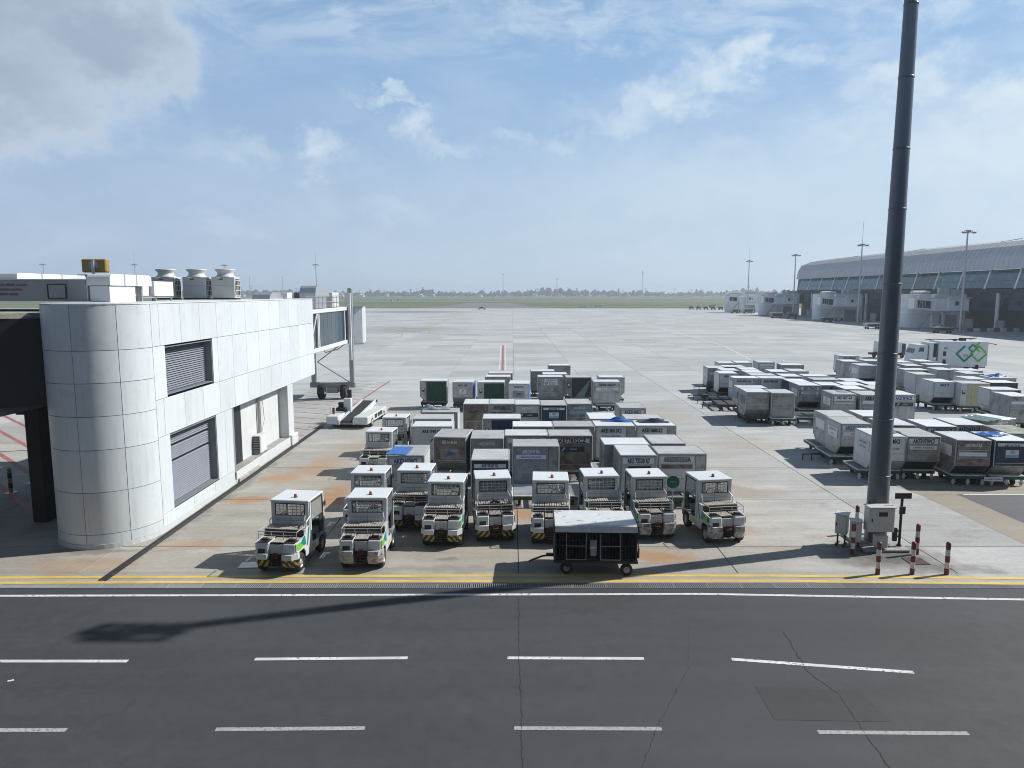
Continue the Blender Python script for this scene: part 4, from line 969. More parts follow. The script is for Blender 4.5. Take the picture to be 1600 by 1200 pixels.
# ------------------------------------------------------------------ baggage tractors
def make_tug(name, label, style='stripes'):
    """origin on the ground under the cab's rear wall; the tail points to -y"""
    t = thing(name, label, 'baggage tractor')
    P = lambda n, mb, m, par=t, sm=False: mb.build(n, M[m], par, sm)
    P('chassis', MB().box(0, .0, .42, 1.02, 2.2, .3, .03), 'black')
    for s in (-1, 1):
        nm = 'rear_block'
        P(nm, MB().box(s * .43, -.88, .815, .40, .54, .33, .03), 'tug_white')
        P('block_cap', MB().box(s * .43, -.98, .99, .36, .26, .02, .005), 'black')
        b = MB().prism([(s * .24, -1.27), (s * .56, -1.27), (s * .70, -1.10), (s * .70, -.98), (s * .24, -.98)], .50, .665, 'z')
        P('bumper', b, 'tug_white' if style == 'stripes' else 'grime')
        sk = MB().add([(s * .22, -1.265, .50), (s * .56, -1.265, .50), (s * .70, -1.10, .50), (s * .70, -1.0, .50), (s * .22, -1.0, .50),
                       (s * .22, -1.17, .24), (s * .52, -1.17, .24), (s * .66, -1.04, .24), (s * .66, -.98, .24), (s * .22, -.98, .24)],
                      [(0, 1, 6, 5), (1, 2, 7, 6), (2, 3, 8, 7), (3, 4, 9, 8), (4, 0, 5, 9), (4, 3, 2, 1, 0), (5, 6, 7, 8, 9)])
        P('bumper_skirt', sk, 'stripes' if style == 'stripes' else 'grime')
        P('tie_down', MB().box(s * .43, -.90, 1.03, .22, .12, .06, .01), 'black')
    P('lamp_recess', MB().box(-.45, -1.150, .735, .23, .03, .13, .01), 'black')
    P('side_lamp', MB().box(-.655, -1.0, .86, .05, .1, .15, .01), 'black')
    P('tail_recess', MB().box(0, -1.02, .76, .42, .1, .30, .01), 'cabinet')
    h = MB()
    for i in range(4): h.box(0, -1.16 - .02 * (i % 2), .30 + i * .085, .22, .2, .022)
    h.box(0, -1.05, .42, .3, .06, .36).cyl((0, -1.2, .26), (0, -1.2, .68), .018, 8)
    P('hitch', h, 'rust')
    P('hitch_handle', MB().tube([(-.06, -1.2, .60), (-.06, -1.22, .70), (.06, -1.22, .70), (.06, -1.2, .60)], .016).box(0, -1.18, .58, .2, .1, .05, .01), 'hitch_red')
    P('deck', MB().box(0, -.25, 1.185, 1.24, .46, .03).box(0, -.74, .96, .42, .5, .02).box(0, -.5, 1.08, 1.24, .03, .2).box(0, -.57, .97, 1.24, .12, .02), 'd_dark')
    d = MB()
    for i in range(15): d.box(-.595 + i * .085, -.25, 1.215, .06, .50, .03)
    for i in range(9): d.box(-.18 + i * .045, -.78, .98, .032, .5, .02)
    for s in (-1, 1):
        for i in range(5): d.box(s * .43 - .16 + i * .08, -.72, 1.0, .058, .24, .024)
    P('deck_slats', d, 'slat')
    gr = MB()
    z1, z2 = 1.30, 1.19
    gr.tube([(-.62, -.46, z1), (-.62, -.98, z1), (.62, -.98, z1), (.62, -.46, z1)], .014)
    gr.tube([(-.62, -.98, z2), (.62, -.98, z2)], .009)
    for x, y in ((-.62, -.46), (-.62, -.98), (-.2, -.98), (.2, -.98), (.62, -.98), (.62, -.46)): gr.cyl((x, y, 1.05), (x, y, z1), .012, 6)
    P('guard_rail', gr, 'rail')
    gb_ = MB()
    for s in (-1, 1): gb_.tube([(s * .56, -.30, 1.2), (s * .58, -.26, 1.42), (s * .52, -.08, 1.55), (s * .50, -.03, 1.55)], .015)
    gb_.tube([(-.55, -.035, 1.42), (.55, -.035, 1.42)], .008)
    P('grab_rail', gb_, 'rail')
    # cab
    rp = MB()
    rp.box(0, 0, 1.36, 1.24, .05, .32); rp.box(0, 0, 1.94, 1.24, .05, .06); rp.box(0, .01, .86, 1.24, .05, .70)
    for s in (-1, 1): rp.box(s * .555, 0, 1.715, .13, .05, .39)
    P('cab_rear_panel', rp, 'tug_white')
    P('panel_seam', MB().box(0, -.03, 1.36, .012, .01, .28).box(0, -.03, 1.36, .96, .008, .012).box(0, -.028, 1.515, 1.0, .012, .02), 'tug_grey')
    gl = MB()
    for i in range(8): gl.box(-.49 + i * .14, -.012, 1.715, .02, .014, .39)
    for i in range(3): gl.box(0, -.014, 1.615 + i * .10, .98, .012, .02)
    P('window_grille', gl, 'rail')
    P('rear_window', MB().box(0, .015, 1.715, .98, .008, .39), 'pane')
    P('window_seal', MB().box(0, -.026, 1.525, 1.0, .01, .03).box(0, -.026, 1.905, 1.0, .01, .03).box(-.485, -.026, 1.715, .03, .01, .35).box(.485, -.026, 1.715, .03, .01, .35), 'black')
    for s in (-1, 1):
        P('cab_post', MB().prism([(.02, .5), (.14, .5), (.09, 1.97), (.02, 1.97)], s * .62 - .03, s * .62 + .03, 'x'), 'tug_white')
        P('front_post', MB().prism([(1.16, .42), (1.24, .42), (1.15, 1.97), (1.07, 1.97)], s * .62 - .03, s * .62 + .03, 'x'), 'tug_white')
        df = MB().tube([(s * .63, .13, 1.32), (s * .63, 1.08, 1.32), (s * .63, 1.03, 1.92), (s * .63, .13, 1.92), (s * .63, .13, 1.32)], .02)
        P('door_frame', df, 'black')
        P('side_window', MB().prism([(.13, 1.32), (1.08, 1.32), (1.03, 1.92), (.13, 1.92)], s * .63 - .004, s * .63 + .004, 'x'), 'pane')
        P('door_panel', MB().box(s * .60, .98, .86, .03, .30, .86, .01), 'black')  # no door here: black panel stands in for the shaded open side
    P('windscreen', MB().box(0, 1.13, 1.54, 1.16, .012, .82, 0, 0, R(5)), 'pane')
    P('wiper', MB().tube([(.1, 1.15, 1.33), (-.2, 1.13, 1.7)], .012), 'black')
    P('cowl', MB().box(0, 1.1, .78, 1.2, .22, .64, .04), 'tug_white')
    P('dashboard', MB().box(0, .93, 1.0, 1.1, .2, .2, .03), 'black')
    sw = MB(); 
    pts = [(.2 + .17 * cos(2 * pi * i / 12), .72 + .07 * sin(2 * pi * i / 12), 1.30 + .15 * sin(2 * pi * i / 12)) for i in range(13)]
    sw.tube(pts, .018, 5).cyl((.2, .72, 1.30), (.2, .9, 1.05), .02, 6)
    P('steering_wheel', sw, 'black')
    P('seat', MB().box(-.0, .42, .86, .9, .44, .16, .04).box(0, .17, 1.1, .9, .12, .4, .04), 'black')
    P('cab_floor', MB().box(0, .58, .52, 1.2, 1.1, .05), 'black')
    P('roof', MB().box(0, .545, 2.0, 1.30, 1.22, .06, .018), 'tug_roof')
    bc = MB().lathe([(.05, 2.05), (.05, 2.11), (.04, 2.135), (.001, 2.14)], 12)
    be = P('beacon', bc, 'orange', t, True); be.location = (.06, .30, 0)
    P('beacon_base', MB().cyl((0, 0, 2.03), (0, 0, 2.052), .062, 12), 'black', be)
    for s in (-1, 1):
        sp = MB().prism([(-1.0, .66), (-1.12, .74), (-1.12, .97), (-.52, 1.03), (-.46, 1.22), (-.04, 1.24), (-.04, .62), (.62, .60), (.62, .36), (-.42, .34), (-.44, .52), (-.56, .66)], s * .645 - .016, s * .645 + .016, 'x')
        P('side_panel', sp, 'tug_white')
        x0, x1 = (s * .662, s * .666)
        P('decal', MB().prism([(-1.10, .76), (-.80, .70), (-.56, .80), (-.84, .95), (-1.10, .95)], min(x0, x1), max(x0, x1), 'x'), 'green')
        P('decal', MB().prism([(-.80, .90), (-.56, .74), (-.40, .74), (-.46, 1.04), (-.60, 1.02)], min(x0, x1) , max(x0, x1) + .001, 'x').prism([(-.34, .66), (-.26, .66), (-.10, 1.15), (-.10, 1.22), (-.20, 1.22)], min(x0, x1), max(x0, x1), 'x'), 'teal')
        P('decal', MB().prism([(.0, .40), (.34, .40), (.40, .54), (.06, .54)], min(x0, x1), max(x0, x1), 'x'), 'lime')
        P('front_fender', MB().prism([(.60, .60), (.70, .70), (1.16, .70), (1.24, .58), (1.24, .40), (1.19, .40), (1.15, .62), (.74, .62), (.64, .56)], s * .62 - .06, s * .62 + .06, 'x'), 'tug_grey')
        for y in (-.78, .94):
            r, w = .29, .19
            wh = MB().lathe([(r * .56, -w / 2), (r * .88, -w / 2), (r, -w * .34), (r, w * .34), (r * .88, w / 2), (r * .56, w / 2)], 20, 'x').build('wheel', M['tyre'], t, True)
            wh.location = (s * .57, y, r)
            MB().lathe([(.001, s * w * .34), (r * .26, s * w * .36), (r * .3, s * w * .2), (r * .5, s * w * .26), (r * .58, s * w * .44)], 20, 'x').build('rim', M['rim'], wh, True)
    P('mirror', MB().box(.70, 1.12, 1.62, .03, .1, .18, .01).tube([(.64, 1.1, 1.62), (.70, 1.12, 1.62)], .012), 'black')
    return t
TUGS = [  # x, y, yaw deg, label, style
 (-7.12, 22.12, -7, 'white baggage tractor parked foremost on the left, nearest the trench drain', 'stripes'),
 (-4.71, 22.42, 0, 'white baggage tractor with a grimy bumper, second in the front pair', 'grime'),
 (-5.32, 25.6, -2, 'white baggage tractor mostly hidden behind the second one of the front pair', 'grime'),
 (-3.67, 26.0, -3, 'white baggage tractor parked in front of the blue tarped AKE31030CI container', 'stripes'),
 (-2.34, 24.39, -3, 'white baggage tractor with striped bumper, left of the navy blue container', 'stripes'),
 (-.68, 24.87, 6, 'white baggage tractor with striped bumper in front of the navy blue container', 'stripes'),
 (1.37, 24.6, -2, 'white baggage tractor standing half behind the left end of the baggage cart', 'stripes'),
 (3.25, 25.19, 3, 'white baggage tractor whose tail is hidden by the white cart roof', 'stripes'),
 (4.98, 25.1, 4, 'white baggage tractor lettered GSS right of the baggage cart', 'grime'),
 (7.24, 24.71, 9, 'white baggage tractor at the right end of the row, its left side showing', 'grime'),
 (-6.39, 33.5, -4, 'white baggage tractor beside the row of containers, nearer of the back pair', 'grime'),
 (-6.3, 37.42, -3, 'white baggage tractor farthest back beside the containers', 'grime'),
]
protos = {}
for i, (x, y, a, lb_, st) in enumerate(TUGS):
    if st not in protos:
        o = protos[st] = make_tug('baggage_tractor', lb_, st); o.location = (x, y, 0); o.rotation_euler = (0, 0, R(a))
    else: o = copy_tree(protos[st], (x, y, 0), R(a), lb_)
    o['group'] = 'white baggage tractors parked in rows'
    if i == 8: text('lettering', 'GSS', .15, M['ink'], o, (.45, -1.146, .86), (pi / 2, 0, 0), .02)
    if i == 5:
        MB().tube([(-.1, -.42, 1.25), (.05, -.5, 1.33), (.2, -.46, 1.27), (.12, -.34, 1.26), (-.05, -.36, 1.3)], .045).build('strap_bundle', M['black'], o, True)
    if i == 0:
        sr = MB().tube([(.66, -.42, 1.1), (.66, -.34, 1.42), (.66, -.06, 1.52), (.66, .0, 1.48)], .022).tube([(.66, -.1, 1.48), (.66, -.1, 1.24)], .016)
        sr.build('side_rail', M['tug_roof'], o)

# ------------------------------------------------------------------ covered baggage cart
bc_ = thing('baggage_cart', 'dark mesh sided baggage cart under a scuffed white roof by the yellow lines', 'baggage cart', (2.58, 21.55, 0), R(-2.0))
P = lambda n, mb, m, par=bc_, sm=False: mb.build(n, M[m], par, sm)
P('roof', MB().prism([(-.82, 1.42), (-.80, 1.60), (-.74, 1.63), (.72, 1.63), (.78, 1.60), (.80, 1.42), (.78, 1.42), (.76, 1.56), (-.76, 1.57), (-.79, 1.42)], -1.25, 1.25, 'x'), 'cart_roof')
for s in (-1, 1): P('roof_end', MB().prism([(-.83, 1.38), (-.81, 1.62), (-.74, 1.65), (.74, 1.65), (.81, 1.62), (.82, 1.38)], s * 1.27 - .02, s * 1.27 + .02, 'x'), 'black')
P('floor', MB().box(0, 0, .47, 2.56, 1.56, .09, .01), 'black')
for s in (-1, 1): P('end_wall', MB().box(s * 1.24, 0, .96, .03, 1.5, .90), 'd_dark')
P('back_wall', MB().box(0, .74, .96, 2.44, .02, .90), 'd_dark')
P('shelf', MB().box(0, .2, .98, 2.4, 1.0, .02).box(0, .2, .74, 2.4, .9, .02), 'd_dark')
b = MB()
for i in range(25): b.box(-1.2 + i * .1, -.76, .97, .013, .013, .92)
for z in (.56, .98, 1.39): b.box(0, -.76, z, 2.46, .016, .02)
P('side_bars', b, 'black')
for x0 in (-.62, .42):
    f = MB().box(x0 + .02, -.785, .55, .62, .02, .024).box(x0 - .28, -.785, .96, .022, .02, .8).box(x0 + .32, -.785, .96, .022, .02, .8).box(x0 + .02, -.785, .98, .62, .016, .02)
    P('gate', f, 'tug_grey')
P('latch', MB().box(-.08, -.79, 1.0, .2, .03, .34, .01).box(-.08, -.80, .78, .18, .02, .2, .01), 'tug_grey')
bg_ = MB(); rnd = random.Random(3)
P('sign_plate', MB().box(-.1, -.81, .94, .16, .01, .05), 'plate')
P('towbar', MB().prism([(-.06, .44), (.06, .44), (.06, .36), (-.06, .36)], -1.5, -1.27, 'x').tube([(-1.3, 0, .40), (-1.62, -.02, .36), (-2.0, -.06, .22)], .03).tube([(-2.0, -.06, .22), (-2.05, -.06, .20), (-2.02, -.02, .18)], .022), 'black')
P('coupling', MB().box(1.34, 0, .44, .16, .2, .16, .01).tube([(1.4, 0, .3), (1.4, 0, .8)], .014), 'black')
P('tail_light', MB().box(1.30, -.7, .78, .05, .06, .28, .01), 'hitch_red')
P('axle', MB().box(-.86, 0, .3, .1, 1.2, .1).box(.93, 0, .3, .1, 1.2, .1).prism([(.80, .42), (1.06, .42), (.97, .24), (.89, .24)], -.62, -.58, 'y').prism([(-1.0, .42), (-.74, .42), (-.83, .24), (-.89, .24)], -.62, -.58, 'y'), 'black')
for x, y in ((-.88, -.52), (-.88, .52), (.95, -.62), (.95, .62)):
    w_ = MB().lathe([(.1, -.06), (.16, -.06), (.19, -.04), (.19, .04), (.16, .06), (.1, .06)], 18, 'y').build('wheel', M['tyre'], bc_, True); w_.location = (x, y, .19)
    MB().lathe([(.001, -.055), (.035, -.06), (.04, -.03), (.09, -.035), (.11, -.055), (.11, .05)], 18, 'y').build('rim', M['rim'], w_, True)

# ------------------------------------------------------------------ air cargo containers on roller dollies
HC, ZD = 1.63, .50
def profile(kind, ov):
    """outline of the cut-corner side and the axis it runs along"""
    if kind == 'W':
        full = [(-1.0, 0), (1.0, 0), (1.0, HC), (-1.0, HC)]
        if ov == 'r': full = [(-1.0, 0), (.56, 0), (1.0, .47), (1.0, HC), (-1.0, HC)]
        if ov == 'l': full = [(-.56, 0), (1.0, 0), (1.0, HC), (-1.0, HC), (-1.0, .47)]
        return full, .75, 'y'
    full = [(-1.0, 0), (1.0, 0), (1.0, HC), (-1.0, HC)]
    if ov == 'f': full = [(-.56, 0), (1.0, 0), (1.0, HC), (-1.0, HC), (-1.0, .47)]
    if ov == 'b': full = [(-1.0, 0), (.56, 0), (1.0, .47), (1.0, HC), (-1.0, HC)]
    return full, .75, 'x'
CM = {}
def cmesh(kind, ov):
    if (kind, ov) in CM: return CM[kind, ov]
    pr_, h, ax = profile(kind, ov)
    ins = [(x * .985, .012 + z * (HC - .03) / HC) for x, z in pr_]
    body = MB().prism(ins, -h + .012, h - .012, ax).mesh('body')
    f = MB(); n = len(pr_); k = .022
    def bar(p, q): f.cyl(p, q, .030, 4)
    def pt(p, a): return (a, p[0], p[1]) if ax == 'x' else (p[0], a, p[1])
    sh = [(x * (1 - .022 / max(.5, abs(x))), min(max(z, .022), HC - .02)) for x, z in pr_]
    for i in range(n):
        j = (i + 1) % n
        for a in (-h + k, h - k): bar(pt(sh[i], a), pt(sh[j], a))
        bar(pt(sh[i], -h + k), pt(sh[i], h - k))
    frame = f.mesh('edge_frame')
    wx, wy = (1.0, .75) if kind == 'W' else (.75, 1.0)
    roof = MB().box(0, 0, HC - .008, 2 * wx - .07, 2 * wy - .07, .016, .004).mesh('roof_panel')
    CM[kind, ov] = (body, frame, roof, wx, wy); return CM[kind, ov]
def boxpart(name, parent, m, x0, x1, z0, z1, y, t=.012):
    return MB().box((x0 + x1) / 2, y - t / 2, (z0 + z1) / 2, x1 - x0, t, z1 - z0, .003).build(name, M[m], parent)
def emblem(kind, o, y, wx):
    if kind == 'crown':          # pale plate with a small crown over a blue band
        boxpart('emblem_plate', o, 'plate', -.28, .28, .86, 1.2, y - .006, .006)
        boxpart('emblem_band', o, 'emblem_sky', -.27, .27, .87, .98, y - .013, .004)
        c = MB()
        for dx in (-.1, -.033, .033, .1): c.cyl((dx, y - .012, 1.12), (dx, y - .020, 1.12), .022, 8)
        c.box(0, y - .015, 1.065, .24, .008, .03).box(0, y - .015, 1.165, .02, .008, .06).box(0, y - .015, 1.168, .05, .008, .016)
        c.build('emblem', M['emblem_blue'], o)
    elif kind == 'bird':         # stylised folded wing in blue shades
        c = MB()
        for i in range(4):
            c.prism([(-.20 + .09 * i, .78 + .03 * i), (-.13 + .09 * i, .72 + .03 * i), (.02 + .09 * i, .94 - .02 * i), (-.06 + .09 * i, 1.0 - .02 * i)], y - .018, y - .012, 'y')
        boxpart('emblem_plate', o, 'alu_dull', -.42, .42, .62, 1.1, y - .006, .006)
        c.build('emblem', M['emblem_blue'], o)
    elif kind == 'wing':         # small dark leaf shape on a pale plate
        boxpart('emblem_plate', o, 'plate', -.25, .25, .74, 1.14, y - .006, .006)
        MB().prism([(-.14, .84), (-.02, .88), (.12, 1.06), (.02, 1.03)], y - .019, y - .012, 'y').build('emblem', M['ink_purple'], o)
    elif kind == 'band':         # navy band with a light slash and faint lettering
        boxpart('emblem_band', o, 'navy', -.66 if wx < .9 else -.5, .6 if wx < .9 else .62, .88, 1.12, y - .006, .006)
        MB().prism([(-.42, .93), (-.36, .93), (-.24, 1.08), (-.30, 1.08)], y - .019, y - .012, 'y').build('emblem', M['ink_white'], o)
        text('lettering', 'CARGO', .09, M['ink_white'], o, (.12, y - .013, 1.0))
    elif kind == 'uni':
        boxpart('emblem_band', o, 'ink', -.42, .50, .84, 1.18, y - .006, .006)
        text('lettering', 'unilode', .20, M['ink_white'], o, (.13, y - .013, 1.01), (pi / 2, 0, 0), .012)
        MB().prism([(-.36, 1.07), (-.36, .98), (-.30, .92), (-.24, .92), (-.20, .97), (-.20, 1.1), (-.26, 1.03), (-.31, 1.0)], y - .018, y - .012, 'y').build('emblem', M['ink_white'], o)
    elif kind == 'thai':
        c = MB().lathe([(.001, -.004), (.075, -.004), (.075, .004), (.001, .004)], 12, 'y', (-.22, y - .015, 1.36)).prism([(-.36, 1.36), (-.24, 1.28), (-.24, 1.44)], y - .018, y - .012, 'y')
        c.build('emblem', M['ink_purple'], o)
        text('lettering', 'Thai', .17, M['ink_purple'], o, (.12, y - .013, 1.36))
    elif kind == 'phoenix':
        boxpart('emblem_plate', o, 'plate', -.5, .56, .98, 1.46, y - .006, .006)
        c = MB().lathe([(.07, -.004), (.115, -.004), (.115, .004), (.07, .004), (.07, -.004)], 12, 'y', (-.32, y - .016, 1.14)).prism([(-.34, 1.12), (-.22, 1.24), (-.24, 1.12)], y - .019, y - .012, 'y')
        c.build('emblem', M['ink_red'], o)
        text('lettering', 'AIR CHINA', .12, M['ink_blue'], o, (.15, y - .013, 1.16)); text('lettering', 'AIR CARGO', .09, M['ink_blue'], o, (.15, y - .013, 1.05))
        text('lettering', 'AKE 26619CA', .11, M['ink_blue'], o, (.02, y - .013, 1.35))
def make_container(cid, x, y, yaw, kind, ov, spec):
    body, frame, roof, wx, wy = cmesh(kind, ov)
    t = thing('cargo_container', spec['label'], 'cargo container', (x, y, ZD), yaw, 'air cargo containers standing on dollies')
    bm, rm_ = spec.get('b', 'alu'), spec.get('r', 'roof_light')
    obj('body', body, M[bm], t); obj('edge_frame', frame, M[spec.get('fr', 'frame')], t); obj('roof_panel', roof, M[rm_], t)
    yf = -wy - .001
    zlow = .5 if ov == 'f' else .07
    big = wx > .9
    if 'cur' in spec:
        lo, hi = (-.52, .94) if kind == 'W' else (-.66, .66)
        if spec.get('narrow'): lo = -.9
        c = MB(); nx = 12
        for i in range(nx):
            xa, xb = lo + (hi - lo) * i / nx, lo + (hi - lo) * (i + 1) / nx
            za = .012 * (i % 2)
            c.add([(xa, yf - .008 - .012 * (i % 2), zlow), (xb, yf - .008 - .012 * ((i + 1) % 2), zlow), (xb, yf - .008 - .012 * ((i + 1) % 2), 1.54), (xa, yf - .008 - .012 * (i % 2), 1.54)], [(0, 1, 2, 3)])
        c.build('curtain', M[spec['cur']], t)
        if kind == 'W':
            boxpart('document_holder', t, 'black', -.86, -.66, .82, 1.12, yf - .004, .014)
            boxpart('document', t, 'plate', -.82, -.70, .95, 1.10, yf - .018, .004)
    else:
        lo, hi = (-wx + .07, wx - .07)
        if kind == 'W' and not spec.get('plain'): hi = wx - .48
        boxpart('door_panel', t, spec.get('d', bm), lo, hi, zlow, 1.555, yf + .004, .014)
        if kind == 'W' and not spec.get('plain'): boxpart('side_panel', t, spec.get('d2', bm), hi + .03, wx - .07, max(zlow, .5 if ov == 'r' else .07), 1.555, yf + .004, .012)
        r_ = MB()
        for z in spec.get('ribs', (.82,)): r_.box((lo + hi) / 2, yf - .014, z, hi - lo - .04, .02, .03)
        r_.build('door_rib', M['frame'], t)
    cxx = (lo + hi) / 2
    if 'pl' in spec:
        w_ = (hi - lo) * .46
        z0, z1 = spec['pl'] if isinstance(spec['pl'], tuple) else (1.28, 1.50)
        boxpart('placard', t, 'plate', cxx - w_, cxx + w_, z0, z1, yf - .010, .006)
    if 't' in spec:
        n = len(spec['t']); size = spec.get('ts', .205) * 1.32; wd = min(.84 if spec.get('ts', 1) > .16 else .62, n * .66 * size / (hi - lo)) * (hi - lo)
        text('lettering', spec['t'], size, M[spec.get('tc', 'ink')], t, (cxx, yf - .018, spec.get('tz', 1.385)), (pi / 2, 0, 0), .045, min(1, wd / (n * .66 * size)))
    if 'sub' in spec:
        z = spec.get('subz', 1.14)
        boxpart('sub_placard', t, spec.get('subm', 'plate'), cxx - (hi - lo) * .44, cxx + (hi - lo) * .44, z - .09, z + .09, yf - .010, .006)
        if spec['sub']: text('lettering', spec['sub'], min(.12, (hi - lo) * .8 / (len(spec['sub']) * .62)), M[spec.get('subc', 'ink')], t, (cxx, yf - .018, z))
    if 'em' in spec: emblem(spec['em'], t, yf - .012, wx)
    if 'sl' in spec:             # plates and lettering on the left hand side
        xl = -wx - .004
        MB().box(xl - .004, -.05, 1.05, .008, min(1.3, 2 * wy - .4), .5, .003).build('side_placard', M[spec.get('slm', 'plate')], t)
        if spec['sl']: text('lettering', spec['sl'], .15, M['ink'], t, (xl - .010, -.05, 1.17), (pi / 2, 0, -pi / 2), .02); text('lettering', spec.get('sl2', 'CARGO'), .10, M['ink'], t, (xl - .010, -.05, .96), (pi / 2, 0, -pi / 2), .015)
    if 'rt' in spec:             # right hand side: own colour on some, sunlit white painted on others
        xr = wx + .003
        MB().box(xr, 0, .92, .01, 2 * wy - .12, 1.22, .003).build('right_panel', M[spec['rt']], t)
    if 'lt' in spec:
        MB().box(-wx - .003, 0, .92, .01, 2 * wy - .12, 1.22, .003).build('left_panel', M[spec['lt']], t)
    if kind == 'N' and ov == 'f' and 'slope' in spec:
        MB().add([(-.68, -.985, .46), (.68, -.985, .46), (.68, -.575, .02), (-.68, -.575, .02)], [(0, 3, 2, 1)]).build('slope_panel', M[spec['slope']], t)
    if cid == 'c34': MB().prism([(-.25, .1), (.93, 1.5), (.45, .1)], yf - .05, yf - .035, 'y').build('torn_flap', M['tarp_green'], t)
    return t
DM = {}
def dmesh(w, d):
    key = (round(w, 2), round(d, 2))
    if key in DM: return DM[key]
    fr = MB().box(0, -d / 2 + .04, .37, w - .02, .06, .13, .01).box(0, d / 2 - .04, .37, w - .02, .06, .13, .01).box(-w / 2 + .04, 0, .37, .06, d - .14, .13, .01).box(w / 2 - .04, 0, .37, .06, d - .14, .13, .01).box(0, 0, .36, .12, d - .14, .1)
    tr_ = MB().box(0, -d / 2 + .035, .468, w, .07, .062, .01).box(0, d / 2 - .035, .468, w, .07, .062, .01).box(-w / 2 + .035, 0, .468, .07, d - .142, .062, .01).box(w / 2 - .035, 0, .468, .07, d - .142, .062, .01)
    ro = MB(); n = max(4, int((d - .2) / .15))
    for i in range(n):
        yy = -d / 2 + .14 + (d - .28) * i / (n - 1)
        for a, b in ((-w / 2 + .09, -.09), (.09, w / 2 - .09)): ro.cyl((a, yy, .462), (b, yy, .462), .034, 6)
    lg = MB().box(0, 0, .19, .11, .06, .24, .01).prism([(-.055, .16), (-.13, .20), (-.055, .11)], -.02, .02, 'y').prism([(.055, .16), (.055, .11), (.13, .20)], -.02, .02, 'y').box(0, 0, .06, .09, .05, .05)
    wh = MB().lathe([(.001, -.05), (.07, -.05), (.1, -.06), (.14, -.05), (.14, .05), (.1, .06), (.07, .05), (.001, .05)], 12, 'x')
    DM[key] = (fr.mesh('frame'), tr_.mesh('top_rim'), ro.mesh('roller'), lg.mesh('leg'), wh.mesh('wheel')); return DM[key]
def make_dolly(label, x, y, yaw, w, d, bar=False, rusty=False):
    fr, tr_, ro, lg, wh = dmesh(w, d)
    t = thing('roller_dolly', label, 'dolly', (x, y, 0), yaw, 'roller dollies under the containers')
    obj('frame', fr, M['d_dark' if rusty else 'd_green'], t); obj('top_rim', tr_, M['d_dark' if rusty else 'd_white'], t)
    o = obj('roller', ro, M['d_roller'], t); o['kind'] = 'stuff'
    for sx in (-1, 0, 1): obj('leg', lg, M['d_dark' if rusty else 'd_white'], t, (sx * (w / 2 - .12), -d / 2 + .06, 0))
    for sx in (-1, 1):
        for sy in (-1, 1): obj('wheel', wh, M['tyre'], t, (sx * (w / 2 - .32), sy * (d / 2 - .35), .14))
    if bar:
        MB().tube([(-w / 2, -.18, .34), (-w / 2 - .55, 0, .33), (-w / 2, .18, .34)], .028).tube([(-w / 2 - .55, 0, .33), (-w / 2 - .95, 0, .30)], .03).box(-w / 2 - .5, 0, .16, .05, .05, .32).box(-w / 2 - .95, 0, .16, .05, .05, .32).build('drawbar', M['d_dark'], t)
    return t

